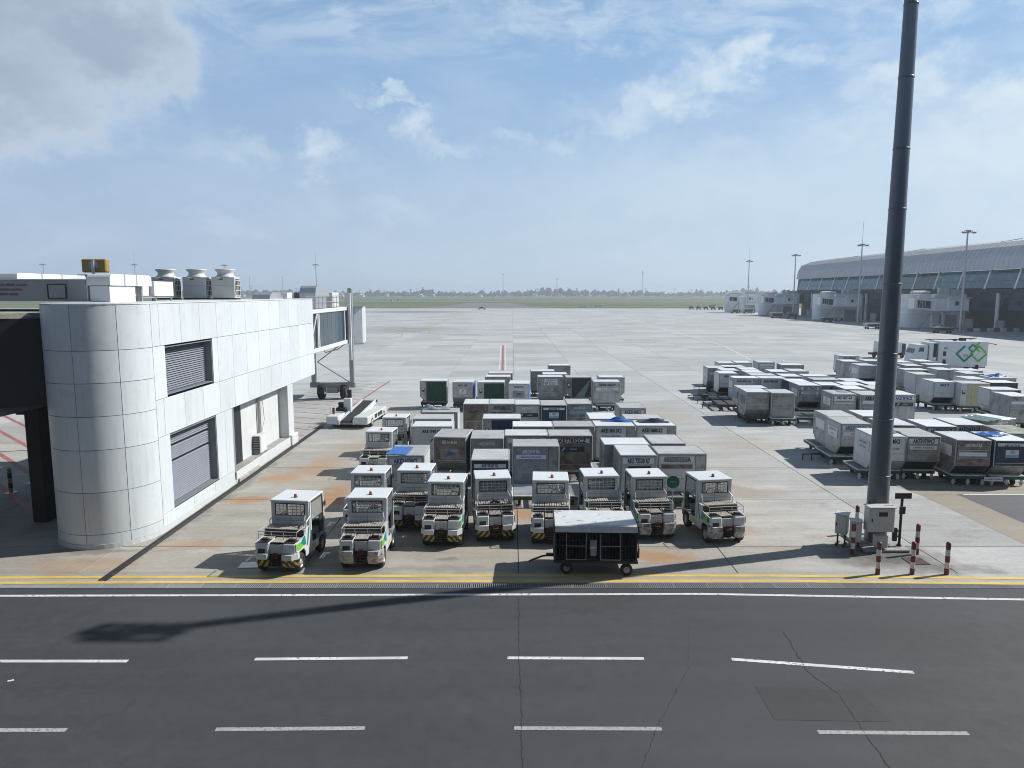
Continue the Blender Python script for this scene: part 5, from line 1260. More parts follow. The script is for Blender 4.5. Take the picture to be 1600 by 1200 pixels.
CD = """c1,-4.28,28.97,0,N,b;c2,-0.86,28.19,0,N,b;c3,1.02,30.46,0,W,n;c4,2.69,32.69,0,W,r;c5,5.10,29.00,0,N,b;c6,6.92,29.01,0,W,n;c7,4.96,30.78,0,W,n;c8,6.79,31.23,0,N,b;c9,-1.12,32.32,0,N,b;c10,0.66,32.73,0,W,n;c11,-2.73,32.61,-6,N,f;c12,-3.93,34.93,0,W,n;c13,-4.14,37.07,0,W,n;c14,-3.98,39.17,0,W,n;c15,1.02,34.93,0,W,n;c16,3.05,35.01,0,W,n;c17,5.08,35.10,0,W,n;c18,7.11,35.18,0,W,n;c19,4.78,37.32,0,N,b;c20,6.88,37.02,0,W,r;c21,6.87,40.84,0,N,b;c23,-0.54,37.16,0,W,l;c24,-2.13,42.36,0,N,b;c25,-0.60,42.36,0,N,b;c26,0.92,42.12,0,N,b;c27,2.45,41.88,0,N,b;c28,3.98,42.36,0,N,b;c29,-5.86,53.20,0,W,l;c30,-3.56,52.59,-3,N,f;c31,-1.53,52.34,0,W,l;c32,0.55,51.75,-4,N,b;c33,3.00,55.64,0,W,l;c34,5.17,55.43,0,W,l;c35,7.00,52.53,0,W,r;c37,-1.11,55.75,0,W,n;c38,-0.94,58.20,0,W,n;c41,3.47,57.51,0,W,n;c42,7.75,55.43,0,W,r;c39,2.58,59.75,0,W,n;c40,4.29,64.52,0,W,n;a1,17.80,46.93,-4,N,b;a2,16.28,47.36,-4,N,f;a3,16.63,49.16,-4,W,l;a4,18.07,54.91,-4,W,n;a5,20.10,54.80,-4,W,n;a6,17.68,58.33,-4,N,f;a7,17.90,62.59,-4,N,f;a8,20.13,66.83,-4,N,b;a9,21.84,67.29,-4,N,b;a10,24.05,67.60,-4,N,b;a11,25.56,64.95,-4,W,r;a12,19.76,63.39,-4,W,n;a13,18.49,60.51,-4,N,b;a14,20.38,61.17,-4,N,b;a15,20.05,58.92,-4,N,b;a16,20.05,56.72,-4,W,n;a17,22.29,59.51,-4,N,b;a18,22.03,56.21,-4,N,b;a19,24.10,60.00,-4,N,b;a20,21.25,52.79,-4,N,b;a21,21.13,50.76,-4,N,f;a22,22.72,50.89,-4,N,b;a23,21.56,46.44,-4,N,b;a24,23.21,46.08,-4,N,b;a25,25.24,46.15,-4,N,b;a26,24.01,56.18,-4,W,n;a27,23.75,53.80,-4,W,n;a28,23.42,48.80,-4,N,b;a29,24.39,50.93,-4,N,b;a30,25.49,53.10,-4,N,b;a31,25.27,48.83,-4,N,b;a32,26.19,51.00,-4,N,b;b1,17.26,35.95,-4,N,f;b2,17.53,38.09,-4,N,b;b3,17.27,32.79,-4,N,f;b4,18.85,32.81,-4,N,f;b5,19.41,38.14,-4,N,b;b6,19.27,35.60,-4,N,b;b7,21.09,35.22,-4,N,b;b8,22.77,35.67,-4,N,b;b9,25.09,36.83,22,W,n;b10,20.59,31.97,-4,N,f;b11,22.25,31.87,-4,N,f;b12,23.90,33.55,-4,N,b;g1,35.15,74.40,-4,W,n;g2,32.53,68.55,-4,N,b;g3,32.20,64.78,-4,N,f;g4,33.64,63.35,-4,N,b;g6,34.46,60.75,-4,W,l;g7,33.27,57.64,-4,N,b;g8,31.87,52.80,-4,N,f;g9,33.59,51.76,-4,W,n;g10,37.57,58.22,-4,N,b;g11,35.44,54.54,-4,N,b;g12,33.45,48.34,-4,W,l;g13,32.36,45.51,-4,N,b;g14,38.87,65.09,-4,W,n;g15,37.06,61.13,-4,N,b;g16,38.80,60.37,-4,W,n;g17,37.90,55.11,-4,W,n;g18,35.94,52.15,-4,W,n;g19,34.84,69.03,-4,N,b;g20,37.15,67.76,-4,N,b;g21,36.25,64.48,-4,N,b;g22,39.70,68.71,-4,N,b"""
S_ = dict
SPEC = {
 'c1': S_(b='alu', r='roof_dull', t='AKE31030CI', tc='ink_blue', pl=1, ribs=(1.2, .6), rt='alu_white', label='grey container lettered AKE31030CI with a blue cover on its roof', s='AKE31030CI container'),
 'c2': S_(b='navy', r='roof_dull', d='navy', t='AKE 97407 KL', ts=.13, tc='ink_blue', pl=(1.30, 1.46), em='crown', rt='skin_blue', ribs=(.2,), fr='frame', label='navy container with a crown emblem, nearest behind the tugs', s='nearest navy container'),
 'c3': S_(b='alu_dull', r='roof_dull', t='AKE 24149 GA', ts=.15, tc='ink_white', sub='Garuda Indonesia', subc='ink_blue', subz=1.16, ribs=(.5,), label='grey container lettered AKE 24149 GA with a pale blue name strip', s='AKE 24149 GA container'),
 'c4': S_(b='alu_brown', r='roof_dull', plain=1, t='AKE77852CZ', pl=1, em='band', ribs=(.3,), label='brown scuffed container lettered AKE77852CZ behind the grey one', s='AKE77852CZ container'),
 'c5': S_(b='alu', r='roof_light', t='AKE 75538 R7', pl=1, em='uni', ribs=(.6,), lt='alu_dull', label='grey container lettered AKE 75538 R7 above a black name panel', s='AKE 75538 R7 container'),
 'c6': S_(b='alu', r='roof_dull', d='alu_white', t='AKE24353GA', pl=1, sub='', subm='alu_brown', subz=1.10, ribs=(.6,), label='container lettered AKE24353GA with a brown strip, right end of the front row', s='AKE24353GA container'),
 'c7': S_(b='alu_dull', r='roof_light', sl='AKE', slm='alu_dull', label='light roofed container directly behind the AKE 75538 R7 container', s='container behind AKE 75538 R7'),
 'c8': S_(b='alu_dull', r='roof_dull', label='grey roofed container directly behind the AKE24353GA container', s='container behind AKE24353GA'),
 'c9': S_(b='alu_dull', r='roof_dull', t='AKE 24030 GA', ts=.14, tc='ink_white', ribs=(1.05, .5), label='brownish roofed container lettered AKE 24030 GA behind the navy one', s='brownish roofed AKE 24030 GA container'),
 'c10': S_(b='alu_dull', r='roof_light', plain=1, t='AKE 77031 CZ', pl=1, em='band', label='grey container with a navy band peeking over the AKE 24149 GA container', s='container behind AKE 24149 GA'),
 'c11': S_(b='alu_dull', r='roof_dull', d='alu_brown', t='AKE 24145 GA', ts=.15, tc='ink_white', em='bird', ribs=(.56,), label='weathered grey container turned slightly, with a blue wing emblem', s='turned blue wing emblem container'),
 'c12': S_(b='alu_white', r='roof_light', plain=1, t='AKE 1910 UL', ts=.15, em='wing', ribs=(.55,), label='pale container lettered AKE 1910 UL with a small dark leaf emblem', s='AKE 1910 UL container'),
 'c13': S_(b='alu', r='roof_dull', rt='alu_white', label='dull roofed container right behind the AKE 1910 UL container', s='container behind AKE 1910 UL'),
 'c14': S_(b='alu', r='roof_dull', plain=1, rt='alu_white', label='container with a rolled grey sheet on its roof', s='container with the rolled sheet'),
 'c15': S_(b='alu_dull', r='roof_light', label='pale roofed container left half of the long pair in the middle', s='left container of the middle pair'),
 'c16': S_(b='alu_dull', r='roof_dull', label='grey roofed container right half of the long pair in the middle', s='right container of the middle pair'),
 'c17': S_(b='alu', r='roof_light', d='alu_white', t='AKE10413CI', tc='ink', sub='CHINA AIRLINES', subz=1.12, label='container lettered AKE10413CI with bright blue sheeting on its roof', s='AKE10413CI container'),
 'c18': S_(b='alu', r='roof_light', d='alu_white', t='AKE10682CI', tc='ink', sub='CHINA AIRLINES', subz=1.12, label='container lettered AKE10682CI with dark sheeting on its roof', s='AKE10682CI container'),
 'c19': S_(b='alu', r='roof_light', label='white roofed container behind the AKE10413CI container', s='container behind AKE10413CI'),
 'c20': S_(b='alu_dull', r='roof_dull', label='grey roofed container behind the AKE10682CI container', s='container behind AKE10682CI'),
 'c21': S_(b='alu', r='roof_dull', t='AKE31005CI', tc='ink_blue', pl=1, lt='alu_dull', label='container lettered AKE31005CI alone at the right of its row', s='AKE31005CI container'),
 'c23': S_(b='alu', r='roof_light', cur='cur_navy', label='container with a royal blue curtain in the middle of the block', s='blue curtained container'),
 'c24': S_(b='alu_brown', r='roof_light', t='AKE-92070 TG', ts=.13, tz=1.16, em='thai', ribs=(.6,), label='brown grey container with a purple emblem, left end of its row', s='purple emblem container'),
 'c25': S_(b='alu_dull', r='roof_light', t='AKE76881CZ', pl=None, em='band', label='grey container lettered AKE76881CZ beside the purple emblem one', s='AKE76881CZ container'),
 'c26': S_(b='alu_dull', r='roof_light', t='AKE 77303 CZ', ts=.16, tc='ink_white', em='band', d='alu', label='white roofed container with a navy band, middle of the row of five', s='navy banded middle container'),
 'c27': S_(b='navy', r='roof_dull', t='AKE 92550 KL', ts=.12, tc='ink_blue', pl=(1.34, 1.48), em='crown', ribs=(.2,), label='navy container with a crown emblem farther back in the row of five', s='farther navy container'),
 'c28': S_(b='alu_dull', r='roof_dull', t='AKE 24254 GA', ts=.13, tc='ink_white', sub='', subm='emblem_sky', subz=1.12, label='grey container with a pale strip, right end of the row of five', s='right end container of the five'),
 'c29': S_(b='alu', r='roof_light', cur='cur_green', fr='alu', label='container with a dark green curtain at the far left of the block', s='left green curtained container'),
 'c30': S_(b='alu', r='roof_light', t='AKE 1 CMS', ts=.14, em='wing', rt='skin_blue', slope='alu_dull', label='tapered container with a bright blue side between the green curtained pair', s='blue sided tapered container'),
 'c31': S_(b='alu', r='roof_light', cur='cur_green', fr='alu', label='container with a dark green curtain right of the blue sided one', s='right green curtained container'),
 'c32': S_(b='alu_white', r='roof_light', t='AKE 25217 GA', ts=.13, em='bird', rt='skin_blue', label='pale container with a grey wing emblem and a light blue side', s='pale wing emblem container'),
 'c33': S_(b='alu_dull', r='roof_light', em='phoenix', ribs=(.82, .4), label='dark grey container with a white name panel and a red emblem', s='red emblem container'),
 'c34': S_(b='alu_dull', r='roof_dull', cur='cur_dark', label='open container with a dark torn curtain beside the red emblem one', s='torn curtain container'),
 'c35': S_(b='alu', r='roof_light', plain=1, t='AKE31004CI', ts=.17, tc='ink_blue', sub='CHINA AIRLINES', subz=1.1, rt='alu_white', label='container lettered AKE31004CI with a cut away lower right corner', s='AKE31004CI container'),
 'c37': S_(b='alu_dull', r='roof_light', label='pale roofed container half hidden behind the right green curtained one', s='container behind the right green curtain'),
 'c38': S_(b='alu_dull', r='roof_light', label='rearmost pale roofed container behind the right green curtained one', s='rearmost container behind the green curtain'),
 'c41': S_(b='alu_dull', r='roof_light', label='thin strip of roof of the container behind the red emblem one', s='container behind the red emblem one'),
 'c42': S_(b='alu', r='roof_light', rt='alu_white', label='white edged container directly behind the AKE31004CI container', s='container behind AKE31004CI'),
 'c39': S_(b='alu_brown', r='roof_light', d='moss', label='olive fronted container left of the rearmost one in the block', s='olive fronted container'),
 'c40': S_(b='alu_dull', r='roof_light', label='rearmost container of the middle block, alone with a white roof', s='rearmost container of the middle block'),
 'a1': S_(b='alu_dull', r='roof_dull', d='alu_dull', ribs=(1.12, .66, .3), label='plain ribbed grey container standing foremost in the middle right block', s='foremost plain ribbed container'),
 'a2': S_(b='alu_dull', r='roof_light', sl='AKE', slm='navy', label='container with a dark side placard left of the plain ribbed one', s='container left of the plain ribbed one'),
 'a3': S_(b='alu_dull', r='roof_light', sl='', slm='emblem_blue', label='low roofed grey container with a blue side placard behind the ribbed one', s='blue side placard container'),
 'a4': S_(b='alu', r='roof_light', d='alu_white', t='AKE24352GA', pl=1, sl='GA', label='container lettered AKE24352GA at the left of the middle right block', s='AKE24352GA container'),
 'a5': S_(b='alu', r='roof_light', d='alu_white', t='AKE24566GA', pl=1, label='container lettered AKE24566GA next to the AKE24352GA one', s='AKE24566GA container'),
 'a6': S_(b='alu_white', r='roof_light', d='alu_white', t='AKE24345GA', ts=.16, lt='alu_white', slope='black', label='white sided container lettered AKE24345GA near the left edge of its block', s='AKE24345GA container'),
 'a7': S_(b='alu', r='roof_light', t='AKE 31 CI', ts=.16, sub='', sl='CHINA', lt='alu', label='tapered grey container at the far left end of the middle right block', s='far left tapered container'),
 'a8': S_(b='alu', r='roof_light', pl=1, label='back row container, leftmost of the back four', s='leftmost back row container'),
 'a9': S_(b='alu', r='roof_light', d='alu_white', label='back row container with clutter on its roof, second of the back four', s='second back row container'),
 'a10': S_(b='alu', r='roof_light', pl=1, sub='', label='back row container, third of the back four', s='third back row container'),
 'a11': S_(b='alu_dull', r='roof_light', plain=1, sub='', subz=1.2, label='wide grey container ending the back row on the right', s='wide back row container'),
 'a12': S_(b='alu_dull', r='roof_light', label='white roof strip just in front of the leftmost back row container', s='container before the leftmost back row one'),
 'a13': S_(b='alu', r='roof_light', label='white roofed container just behind the AKE24345GA one', s='container behind AKE24345GA'),
 'a14': S_(b='alu', r='roof_light', label='white roofed container right of the one behind AKE24345GA', s='container right of the one behind AKE24345GA'),
 'a15': S_(b='alu_dull', r='roof_light', lt='alu_dull', label='white roofed container second behind the AKE24566GA one', s='second container behind AKE24566GA'),
 'a16': S_(b='navy', r='roof_light', label='dark bodied container immediately behind the AKE24566GA one', s='dark container behind AKE24566GA'),
 'a17': S_(b='alu', r='roof_light', label='bright white roofed container in the centre of the middle right block', s='bright central container'),
 'a18': S_(b='alu', r='roof_light', t='AKE 2 GA', ts=.15, label='container with faint lettering ahead of the bright white central roof', s='container ahead of the bright central roof'),
 'a19': S_(b='alu', r='roof_light', label='white roofed container right of the bright central roof', s='container right of the bright central roof'),
 'a20': S_(b='navy', r='roof_light', lt='navy', label='container with a deep blue side behind the AKE31044CI one', s='deep blue sided container'),
 'a21': S_(b='alu_dull', r='roof_light', t='AKE 31044CI', pl=1, sub='CHINA AIRLINES', subz=1.1, sl='CI', slope='black', label='tapered container lettered AKE 31044CI standing behind the empty dolly', s='AKE 31044CI container'),
 'a22': S_(b='alu_dull', r='roof_light', t='AKE', ts=.15, label='white roofed container right beside the AKE 31044CI one', s='container beside AKE 31044CI'),
 'a23': S_(b='alu_dull', r='roof_dull', d='alu', t='AKE 3607 GA', pl=(1.08, 1.5), sub='', subz=1.1, sl='GA', label='grey container lettered AKE 3607 GA with a hole in its roof cover', s='grey container with the roof hole'),
 'a24': S_(b='alu_dull', r='roof_dull', t='AKE 5 GA', sub='', label='grey container partly hidden behind the left side of the big mast', s='container left behind the mast'),
 'a25': S_(b='alu', r='roof_light', t='AKE73976CZ', tc='ink_blue', pl=1, em='band', label='container lettered AKE73976CZ right of the big mast', s='AKE73976CZ container'),
 'a26': S_(b='alu_white', r='roof_light', t='AKE', ts=.15, label='wide white roofed container in front of the blue sheeting', s='container before the blue sheeting'),
 'a27': S_(b='alu', r='roof_dull', t='AKE 30 CI', ts=.15, tc='ink_blue', pl=1, lt='alu', label='bluish roofed container with a name strip right of the deep blue sided one', s='bluish roofed container'),
 'a28': S_(b='alu_dull', r='roof_light', label='white roofed container directly behind the AKE 3607 GA one', s='container behind the one with the roof hole'),
 'a29': S_(b='alu_dull', r='roof_light', label='white roofed container second behind the AKE 3607 GA one', s='second container behind AKE 3607 GA'),
 'a30': S_(b='alu_dull', r='roof_light', label='white roofed container third behind the AKE 3607 GA one', s='third container behind AKE 3607 GA'),
 'a31': S_(b='alu_dull', r='roof_light', label='white roofed container behind the mast, in front of its row neighbour', s='nearer container behind the mast'),
 'a32': S_(b='alu_dull', r='roof_light', label='white roofed container behind the mast, farther back', s='farther container behind the mast'),
 'b1': S_(b='alu', r='roof_dull', t='AKE32103CA', tc='ink_blue', pl=1, sub='CARGO', subz=1.1, sl='AKE32103CA', slope='black', label='tapered grey container with side plates at the left front of the right block', s='tapered side plate container'),
 'b2': S_(b='alu', r='roof_dull', sl='', lt='alu_dull', label='grey container with a worn side plate behind the tapered side plate one', s='worn side plate container'),
 'b3': S_(b='alu_white', r='roof_light', t='AKE10540CI', sub='CHINA AIRLINES', subz=1.05, subm='alu_white', sl='AKE10540CI', sl2='CHINA AIRLINES', slm='alu_white', slope='alu', label='white container lettered AKE10540CI crossed by the big mast', s='AKE10540CI container'),
 'b4': S_(b='alu_dull', r='roof_dull', t='AKE30709CI', pl=1, sub='CHINA AIRLINES', subz=1.1, slope='black', label='container lettered AKE30709CI just right of the big mast', s='AKE30709CI container'),
 'b5': S_(b='alu_dull', r='roof_light', label='white roofed container behind the mast at the back of the right block', s='back container behind the mast'),
 'b6': S_(b='alu_dull', r='roof_light', label='white roofed container behind the AKE10540CI one', s='container behind AKE10540CI'),
 'b7': S_(b='alu_dull', r='roof_light', t='AKE78053CZ', tc='ink_blue', pl=1, label='container lettered AKE78053CZ in the second row of the right block', s='AKE78053CZ container'),
 'b8': S_(b='alu', r='roof_light', t='AKE24412GA', tc='ink', pl=1, label='container lettered AKE24412GA in the second row of the right block', s='AKE24412GA container'),
 'b9': S_(b='alu_dull', r='roof_light', t='AKE78822CZ', tc='ink_white', em='band', label='slanted container with a green sheet on its roof at the back right', s='slanted green sheet container'),
 'b10': S_(b='alu_brown', r='roof_light', d='alu_brown', t='AKE 24013 GA', ts=.13, tc='ink_white', sub='', subz=.98, ribs=(1.16, .82), sl='', slope='black', label='dark brown strapped container left of the navy one at the right edge', s='dark brown strapped container'),
 'b11': S_(b='navy', r='roof_light', d='navy', t='AKE 91170 KL', ts=.12, tc='ink_blue', pl=(1.36, 1.5), em='crown', ribs=(.6,), slope='alu_dull', label='navy container with a crown emblem cut by the right edge', s='right edge navy container'),
 'b12': S_(b='alu', r='moss', label='beige roofed container behind the right edge navy one', s='beige roofed container'),
 'g1': S_(b='alu_white', r='roof_light', plain=1, t='AKE GREEN', ts=.18, label='tall white container with teal corner at the rear left of the far block', s='rear left white container') ,
 'g2': S_(b='alu_dull', r='roof_light', em='wing', d='alu', label='grey container with a pale leaf emblem in front of the tall white one', s='pale leaf emblem container'),
 'g3': S_(b='alu', r='roof_light', slope='black', sl='', label='tapered container with a lifted flap left of the mast, far block', s='lifted flap container'),
 'g4': S_(b='alu_dull', r='roof_light', label='grey container right behind the mast in the far block', s='far block container behind the mast'),
 'g6': S_(b='alu', r='roof_light', cur='cur_green', label='container with a dark green curtain right of the mast in the far block', s='far green curtained container'),
 'g7': S_(b='alu_white', r='roof_light', d='alu_white', ribs=(.9,), label='white fronted container left of the beige curtained one', s='white fronted container'),
 'g8': S_(b='alu_white', r='roof_light', t='AKE 2', ts=.18, d='alu_white', slope='black', lt='alu_white', label='white tapered container lettered AKE touching the beige curtained one', s='white tapered container'),
 'g9': S_(b='alu_white', r='roof_dull', cur='cur_beige', rt='alu_white', label='white container with a beige curtain in the far block', s='beige curtained container'),
 'g10': S_(b='alu', r='roof_light', label='white roofed container second behind the beige curtained one', s='second container behind the beige curtain'),
 'g11': S_(b='alu_white', r='roof_light', t='AKE24', ts=.17, label='lettered container with roof clutter behind the beige curtained one', s='roof clutter container'),
 'g12': S_(b='alu_white', r='roof_light', cur='cur_navy', label='container with a navy curtain and grey door post near the right edge', s='navy curtained container'),
 'g13': S_(b='alu_dull', r='roof_light', sub='', subz=1.2, label='dull grey container at the right edge before the navy curtained one', s='right edge dull container'),
 'g14': S_(b='alu', r='roof_light', label='white roof nearest to the white service truck', s='container nearest the truck'),
 'g15': S_(b='alu', r='roof_light', label='left one of two joined white roofs below the truck', s='left container of the joined roofs'),
 'g16': S_(b='alu', r='roof_light', label='right one of two joined white roofs below the truck', s='right container of the joined roofs'),
 'g17': S_(b='alu', r='roof_light', label='container with a blue crumpled sheet near the right edge, far block', s='blue crumpled sheet container'),
 'g18': S_(b='navy', r='roof_light', lt='navy', label='dark sided container in front of the blue crumpled sheet', s='dark sided right container'),
 'g19': S_(b='alu', r='roof_light', label='white roof just left of the mast behind the lifted flap container', s='container behind the lifted flap'),
 'g20': S_(b='alu', r='roof_light', label='rear white roof just right of the mast in the far block', s='rear container right of the mast'),
 'g21': S_(b='alu_dull', r='roof_light', label='white roof behind the far green curtained container', s='container behind the far green curtain'),
 'g22': S_(b='alu', r='roof_light', label='rearmost white roof of the far block, left of the truck', s='rearmost far block container'),
}
DOVER = {'b1': (-.22, 0, 2.0, 2.15, 1), 'b2': (-.22, 0, 2.0, 2.15, 0), 'b3': (-.22, .18, 1.96, 1.75, 0), 'b4': (.02, .18, 1.5, 1.75, 0), 'b10': (0, .1, 1.5, 1.85, 0), 'b11': (.02, .1, 1.5, 1.85, 0),
         'c6': (0, -.25, 2.0, 2.0, 0), 'c5': (0, -.1, 1.46, 2.2, 0), 'a1': (.05, -.1, 1.6, 2.1, 1), 'a21': (0, -.2, 1.5, 2.4, 0), 'a4': (-.25, 0, 2.2, 1.6, 1), 'a6': (-.1, 0, 1.6, 2.0, 1), 'a7': (0, 0, 1.5, 2.0, 1), 'c35': (0, -.1, 1.7, 1.7, 0)}
for row in CD.split(';'):
    cid, x, y, yaw, kind, ov = row.split(',')
    x, y, yaw = float(x), float(y), R(float(yaw))
    sp = SPEC[cid]
    sp = {k: v for k, v in sp.items() if not (k == 'pl' and v is None)}
    make_container(cid, x, y, yaw, kind, ov, sp)
    w, d = (1.94, 1.46) if kind == 'W' else (1.46, 1.96)
    dx = dy = 0; bar = False
    if cid in DOVER: dx, dy, w, d, bar = DOVER[cid]
    make_dolly('roller dolly under the ' + sp['s'], x + dx * cos(yaw) - dy * sin(yaw), y + dx * sin(yaw) + dy * cos(yaw), yaw, w, d, bool(bar), cid in ('a2', 'a3', 'a7', 'a6', 'c29', 'c30', 'c31', 'c39', 'c40'))
for x, y, yaw, w, d, lab, rusty, bar in (
    (.98, 28.72, 0, 2.0, 1.75, 'empty bright roller dolly exposed behind the seventh tractor', False, False), (3.2, 28.75, 0, 2.1, 1.75, 'empty roller dolly left of the AKE 75538 R7 container', False, False),
    (4.15, 32.7, 0, .8, 1.7, 'narrow empty dolly right of the brown AKE77852CZ container', False, False), (19.72, 47.2, -4, 2.0, 2.1, 'empty green dolly right of the foremost plain ribbed container', False, False),
    (18.0, 49.7, -4, .0 + 1.0, 2.0, 'small dark dolly behind the foremost plain ribbed container', True, False), (16.0, 52.6, -4, 1.5, 2.2, 'rusty empty dolly at the left edge of the middle right block, nearer', True, True),
    (16.25, 55.1, -4, 1.4, 1.9, 'rusty empty dolly at the left edge of the middle right block, middle', True, True), (16.0, 57.4, -4, 1.3, 1.9, 'rusty empty dolly at the left edge of the middle right block, farther', True, True),
    (1.85, 52.3, 0, 1.1, 1.8, 'empty dolly between the pale wing emblem and red emblem containers', True, False), (30.6, 57.6, -4, 1.9, 2.0, 'rusty empty dolly right of the mast under the far green curtain', True, True),
    (30.2, 54.3, -4, 1.7, 1.9, 'rusty empty dolly left of the white tapered container', True, True), (27.6, 58.0, -4, 2.0, 1.8, 'dark low dolly under the blue sheeting', True, False), (29.7, 60.3, -4, 2.0, 1.8, 'rusty empty dolly left of the far green curtained container', True, False)):
    dl_ = make_dolly(lab, x, y, R(yaw), w, d, bar, rusty)
    if 'bright' in lab or 'empty roller dolly left' in lab or 'narrow' in lab:
        for c in dl_.children:
            if c.name.startswith('roller'): c.material_slots[0].link = 'OBJECT'; c.material_slots[0].material = M['d_white']
# name board on the front dolly at the right
nb = thing('dolly_name_board', 'white board lettered UNSERVICEABLE on the front dolly at right', 'sign', (21.5, 30.92, .36), R(-4))
MB().box(0, 0, 0, .80, .02, .19, .005).build('board', M['plate'], nb)
text('lettering', 'UNSERVICEABLE', .10, M['ink'], nb, (0, -.013, 0), (pi / 2, 0, 0), .02)

# sheets and tarpaulins lying on roofs
def tarp(label, x, y, w, d, m, yaw=0, z=ZD + HC + .02, amp=.10, seed=1, flat=False):
    rnd = random.Random(seed); nx, ny = 22, 10; vs = []
    ph = [rnd.uniform(0, 6.3) for _ in range(6)]
    for j in range(ny + 1):
        for i in range(nx + 1):
            u, v = i / nx, j / ny
            edge = min(u, 1 - u, v, 1 - v) * 4; edge = min(1, edge)
            h = amp * edge * (.55 + .45 * sin(9 * u + ph[0] + 3 * v)) * (.6 + .4 * sin(13 * v + ph[1] + 5 * u)) + .015 * rnd.random()
            if flat: h = amp * (.4 + .3 * sin(18 * u + ph[2])) + .004 * rnd.random()
            xx = (u - .5) * w + .05 * w * sin(7 * v + ph[3]) * (0 if flat else 1); yy = (v - .5) * d * (1 if flat else (.75 + .25 * sin(5 * u + ph[4])))
            vs.append((xx, yy, max(.004, h)))
    fs = [(j * (nx + 1) + i, j * (nx + 1) + i + 1, (j + 1) * (nx + 1) + i + 1, (j + 1) * (nx + 1) + i) for j in range(ny) for i in range(nx)]
    o = MB().add(vs, fs).build('tarpaulin', M[m], None, True); o.location = (x, y, z); o.rotation_euler = (0, 0, R(yaw))
    tag(o, label, 'tarpaulin', 'sheets lying on container roofs')
tarp('flat blue cover on the left of the AKE31030CI container roof', -4.62, 28.75, .85, 1.5, 'tarp_blue', -4, seed=2, flat=True, amp=.02)
tarp('bright blue crumpled sheeting at the back of the AKE10413CI roof', 5.35, 35.62, 1.55, .55, 'tarp_blue', -4, seed=3, amp=.22)
tarp('dark crumpled sheeting on the AKE10682CI container roof', 7.15, 35.45, 1.6, .75, 'tarp_navy', -6, seed=4, amp=.20)
tarp('rolled pale grey sheet on the roof behind the AKE 1910 UL container', -4.3, 39.5, 1.6, .7, 'tarp_grey', 0, seed=5, amp=.25)
tarp('blue sheet on the right edge navy container roof', 22.1, 32.15, 1.3, 1.0, 'tarp_blue', 10, seed=6, amp=.16)
tarp('green grey sheet hanging over the slanted container roof', 24.35, 36.3, 1.3, 1.5, 'tarp_green', 22, seed=7, amp=.08, flat=True)
tarp('blue crumpled sheet on a far block roof near the right edge', 37.9, 55.2, 1.4, 1.0, 'tarp_blue', 0, seed=8, amp=.3)
tarp('dark blue sheet on the white AKE10540CI container roof', 17.75, 32.75, .8, .8, 'tarp_navy', 0, seed=9, amp=.08)
tarp('blue sheeting heaped on the dark low dolly in the far block', 27.6, 58.0, 2.1, 1.6, 'tarp_blue', 0, z=.52, seed=10, amp=.9)
tarp('small grey sheet over the hole in the AKE 3607 GA roof', 21.85, 46.7, .6, .9, 'tarp_grey', -4, seed=12, amp=.03, flat=True)

# ------------------------------------------------------------------ vehicles in the distance
tk = thing('service_truck', 'white service truck with a green diamond logo behind the far containers', 'truck', (48.9, 79.6, 0), R(-6))
P = lambda n, mb, m, par=tk, sm=False: mb.build(n, M[m], par, sm)
P('box_body', MB().box(1.1, 0, 1.95, 5.2, 2.4, 2.75, .06), 'tug_roof')
P('lower_skirt', MB().box(1.0, -.02, .62, 4.9, 2.3, .3, .03), 'tug_white')
P('cab_lower', MB().box(-3.3, -1.0, .95, 1.3, .3, .8, .1), 'tug_grey')
P('chassis', MB().box(.2, 0, .48, 7.0, 1.6, .24, .02), 'black')
P('cab', MB().prism([(-4.1, .55), (-2.6, .55), (-2.6, 2.9), (-3.7, 2.9), (-4.05, 1.9)], -1.1, 1.1, 'y'), 'tug_roof')
P('windscreen', MB().prism([(-4.07, 1.95), (-3.87, 2.45), (-3.84, 2.45), (-4.03, 1.95)], -.9, .9, 'y'), 'glass_dark')
P('cab_window', MB().prism([(-3.6, 2.15), (-3.0, 2.15), (-3.0, 2.6), (-3.45, 2.6)], -1.115, -1.10, 'y'), 'glass_dark')
P('vent_tower', MB().box(-2.05, -.1, 2.15, .8, 2.1, 2.0, .03), 'tug_roof')
P('vent_grille', MB().box(-1.85, -1.16, 2.3, .34, .03, 1.5), 'black')
P('step_platform', MB().box(-1.9, -.5, 1.0, 1.1, 1.4, .3, .03), 'duct')
for x, z in ((-.85, 1.95), (-.85, 1.05)): P('side_hatch', MB().box(x, -1.21, z, .34, .03, .5, .01), 'black')
P('side_hatch', MB().box(-.75, -1.21, 2.55, .4, .03, .22, .01), 'tug_grey')
pr_ = MB().tube([(-2.6, -.3, 3.4), (-1.6, -.3, 3.5), (-.4, -.3, 3.42), (.5, -.3, 3.5)], .05).tube([(.9, .2, 3.45), (3.0, .1, 3.62), (2.2, -.2, 3.5)], .05).tube([(3.4, 0, 3.05), (4.6, -.3, 3.0), (5.0, -.3, 2.9)], .05).box(1.5, 0, 3.48, .5, .6, .3).box(.6, -.2, 3.42, .3, .3, .22)
P('roof_gear', pr_, 'black')
def diamond(cx, cz, r, w, m, a0=0, a1=4):
    b = MB(); pts = [(cx + r, cz), (cx, cz + r), (cx - r, cz), (cx, cz - r), (cx + r, cz)]
    for i in range(a0, a1):
        b.cyl((pts[i][0], -1.205, pts[i][1]), (pts[i + 1][0], -1.205, pts[i + 1][1]), w / 2, 4)
    P('logo', b, m)
diamond(1.25, 1.95, .85, .22, 'teal', 1, 4); diamond(1.35, 1.95, .78, .14, 'teal', 0, 0 + 1) if False else None
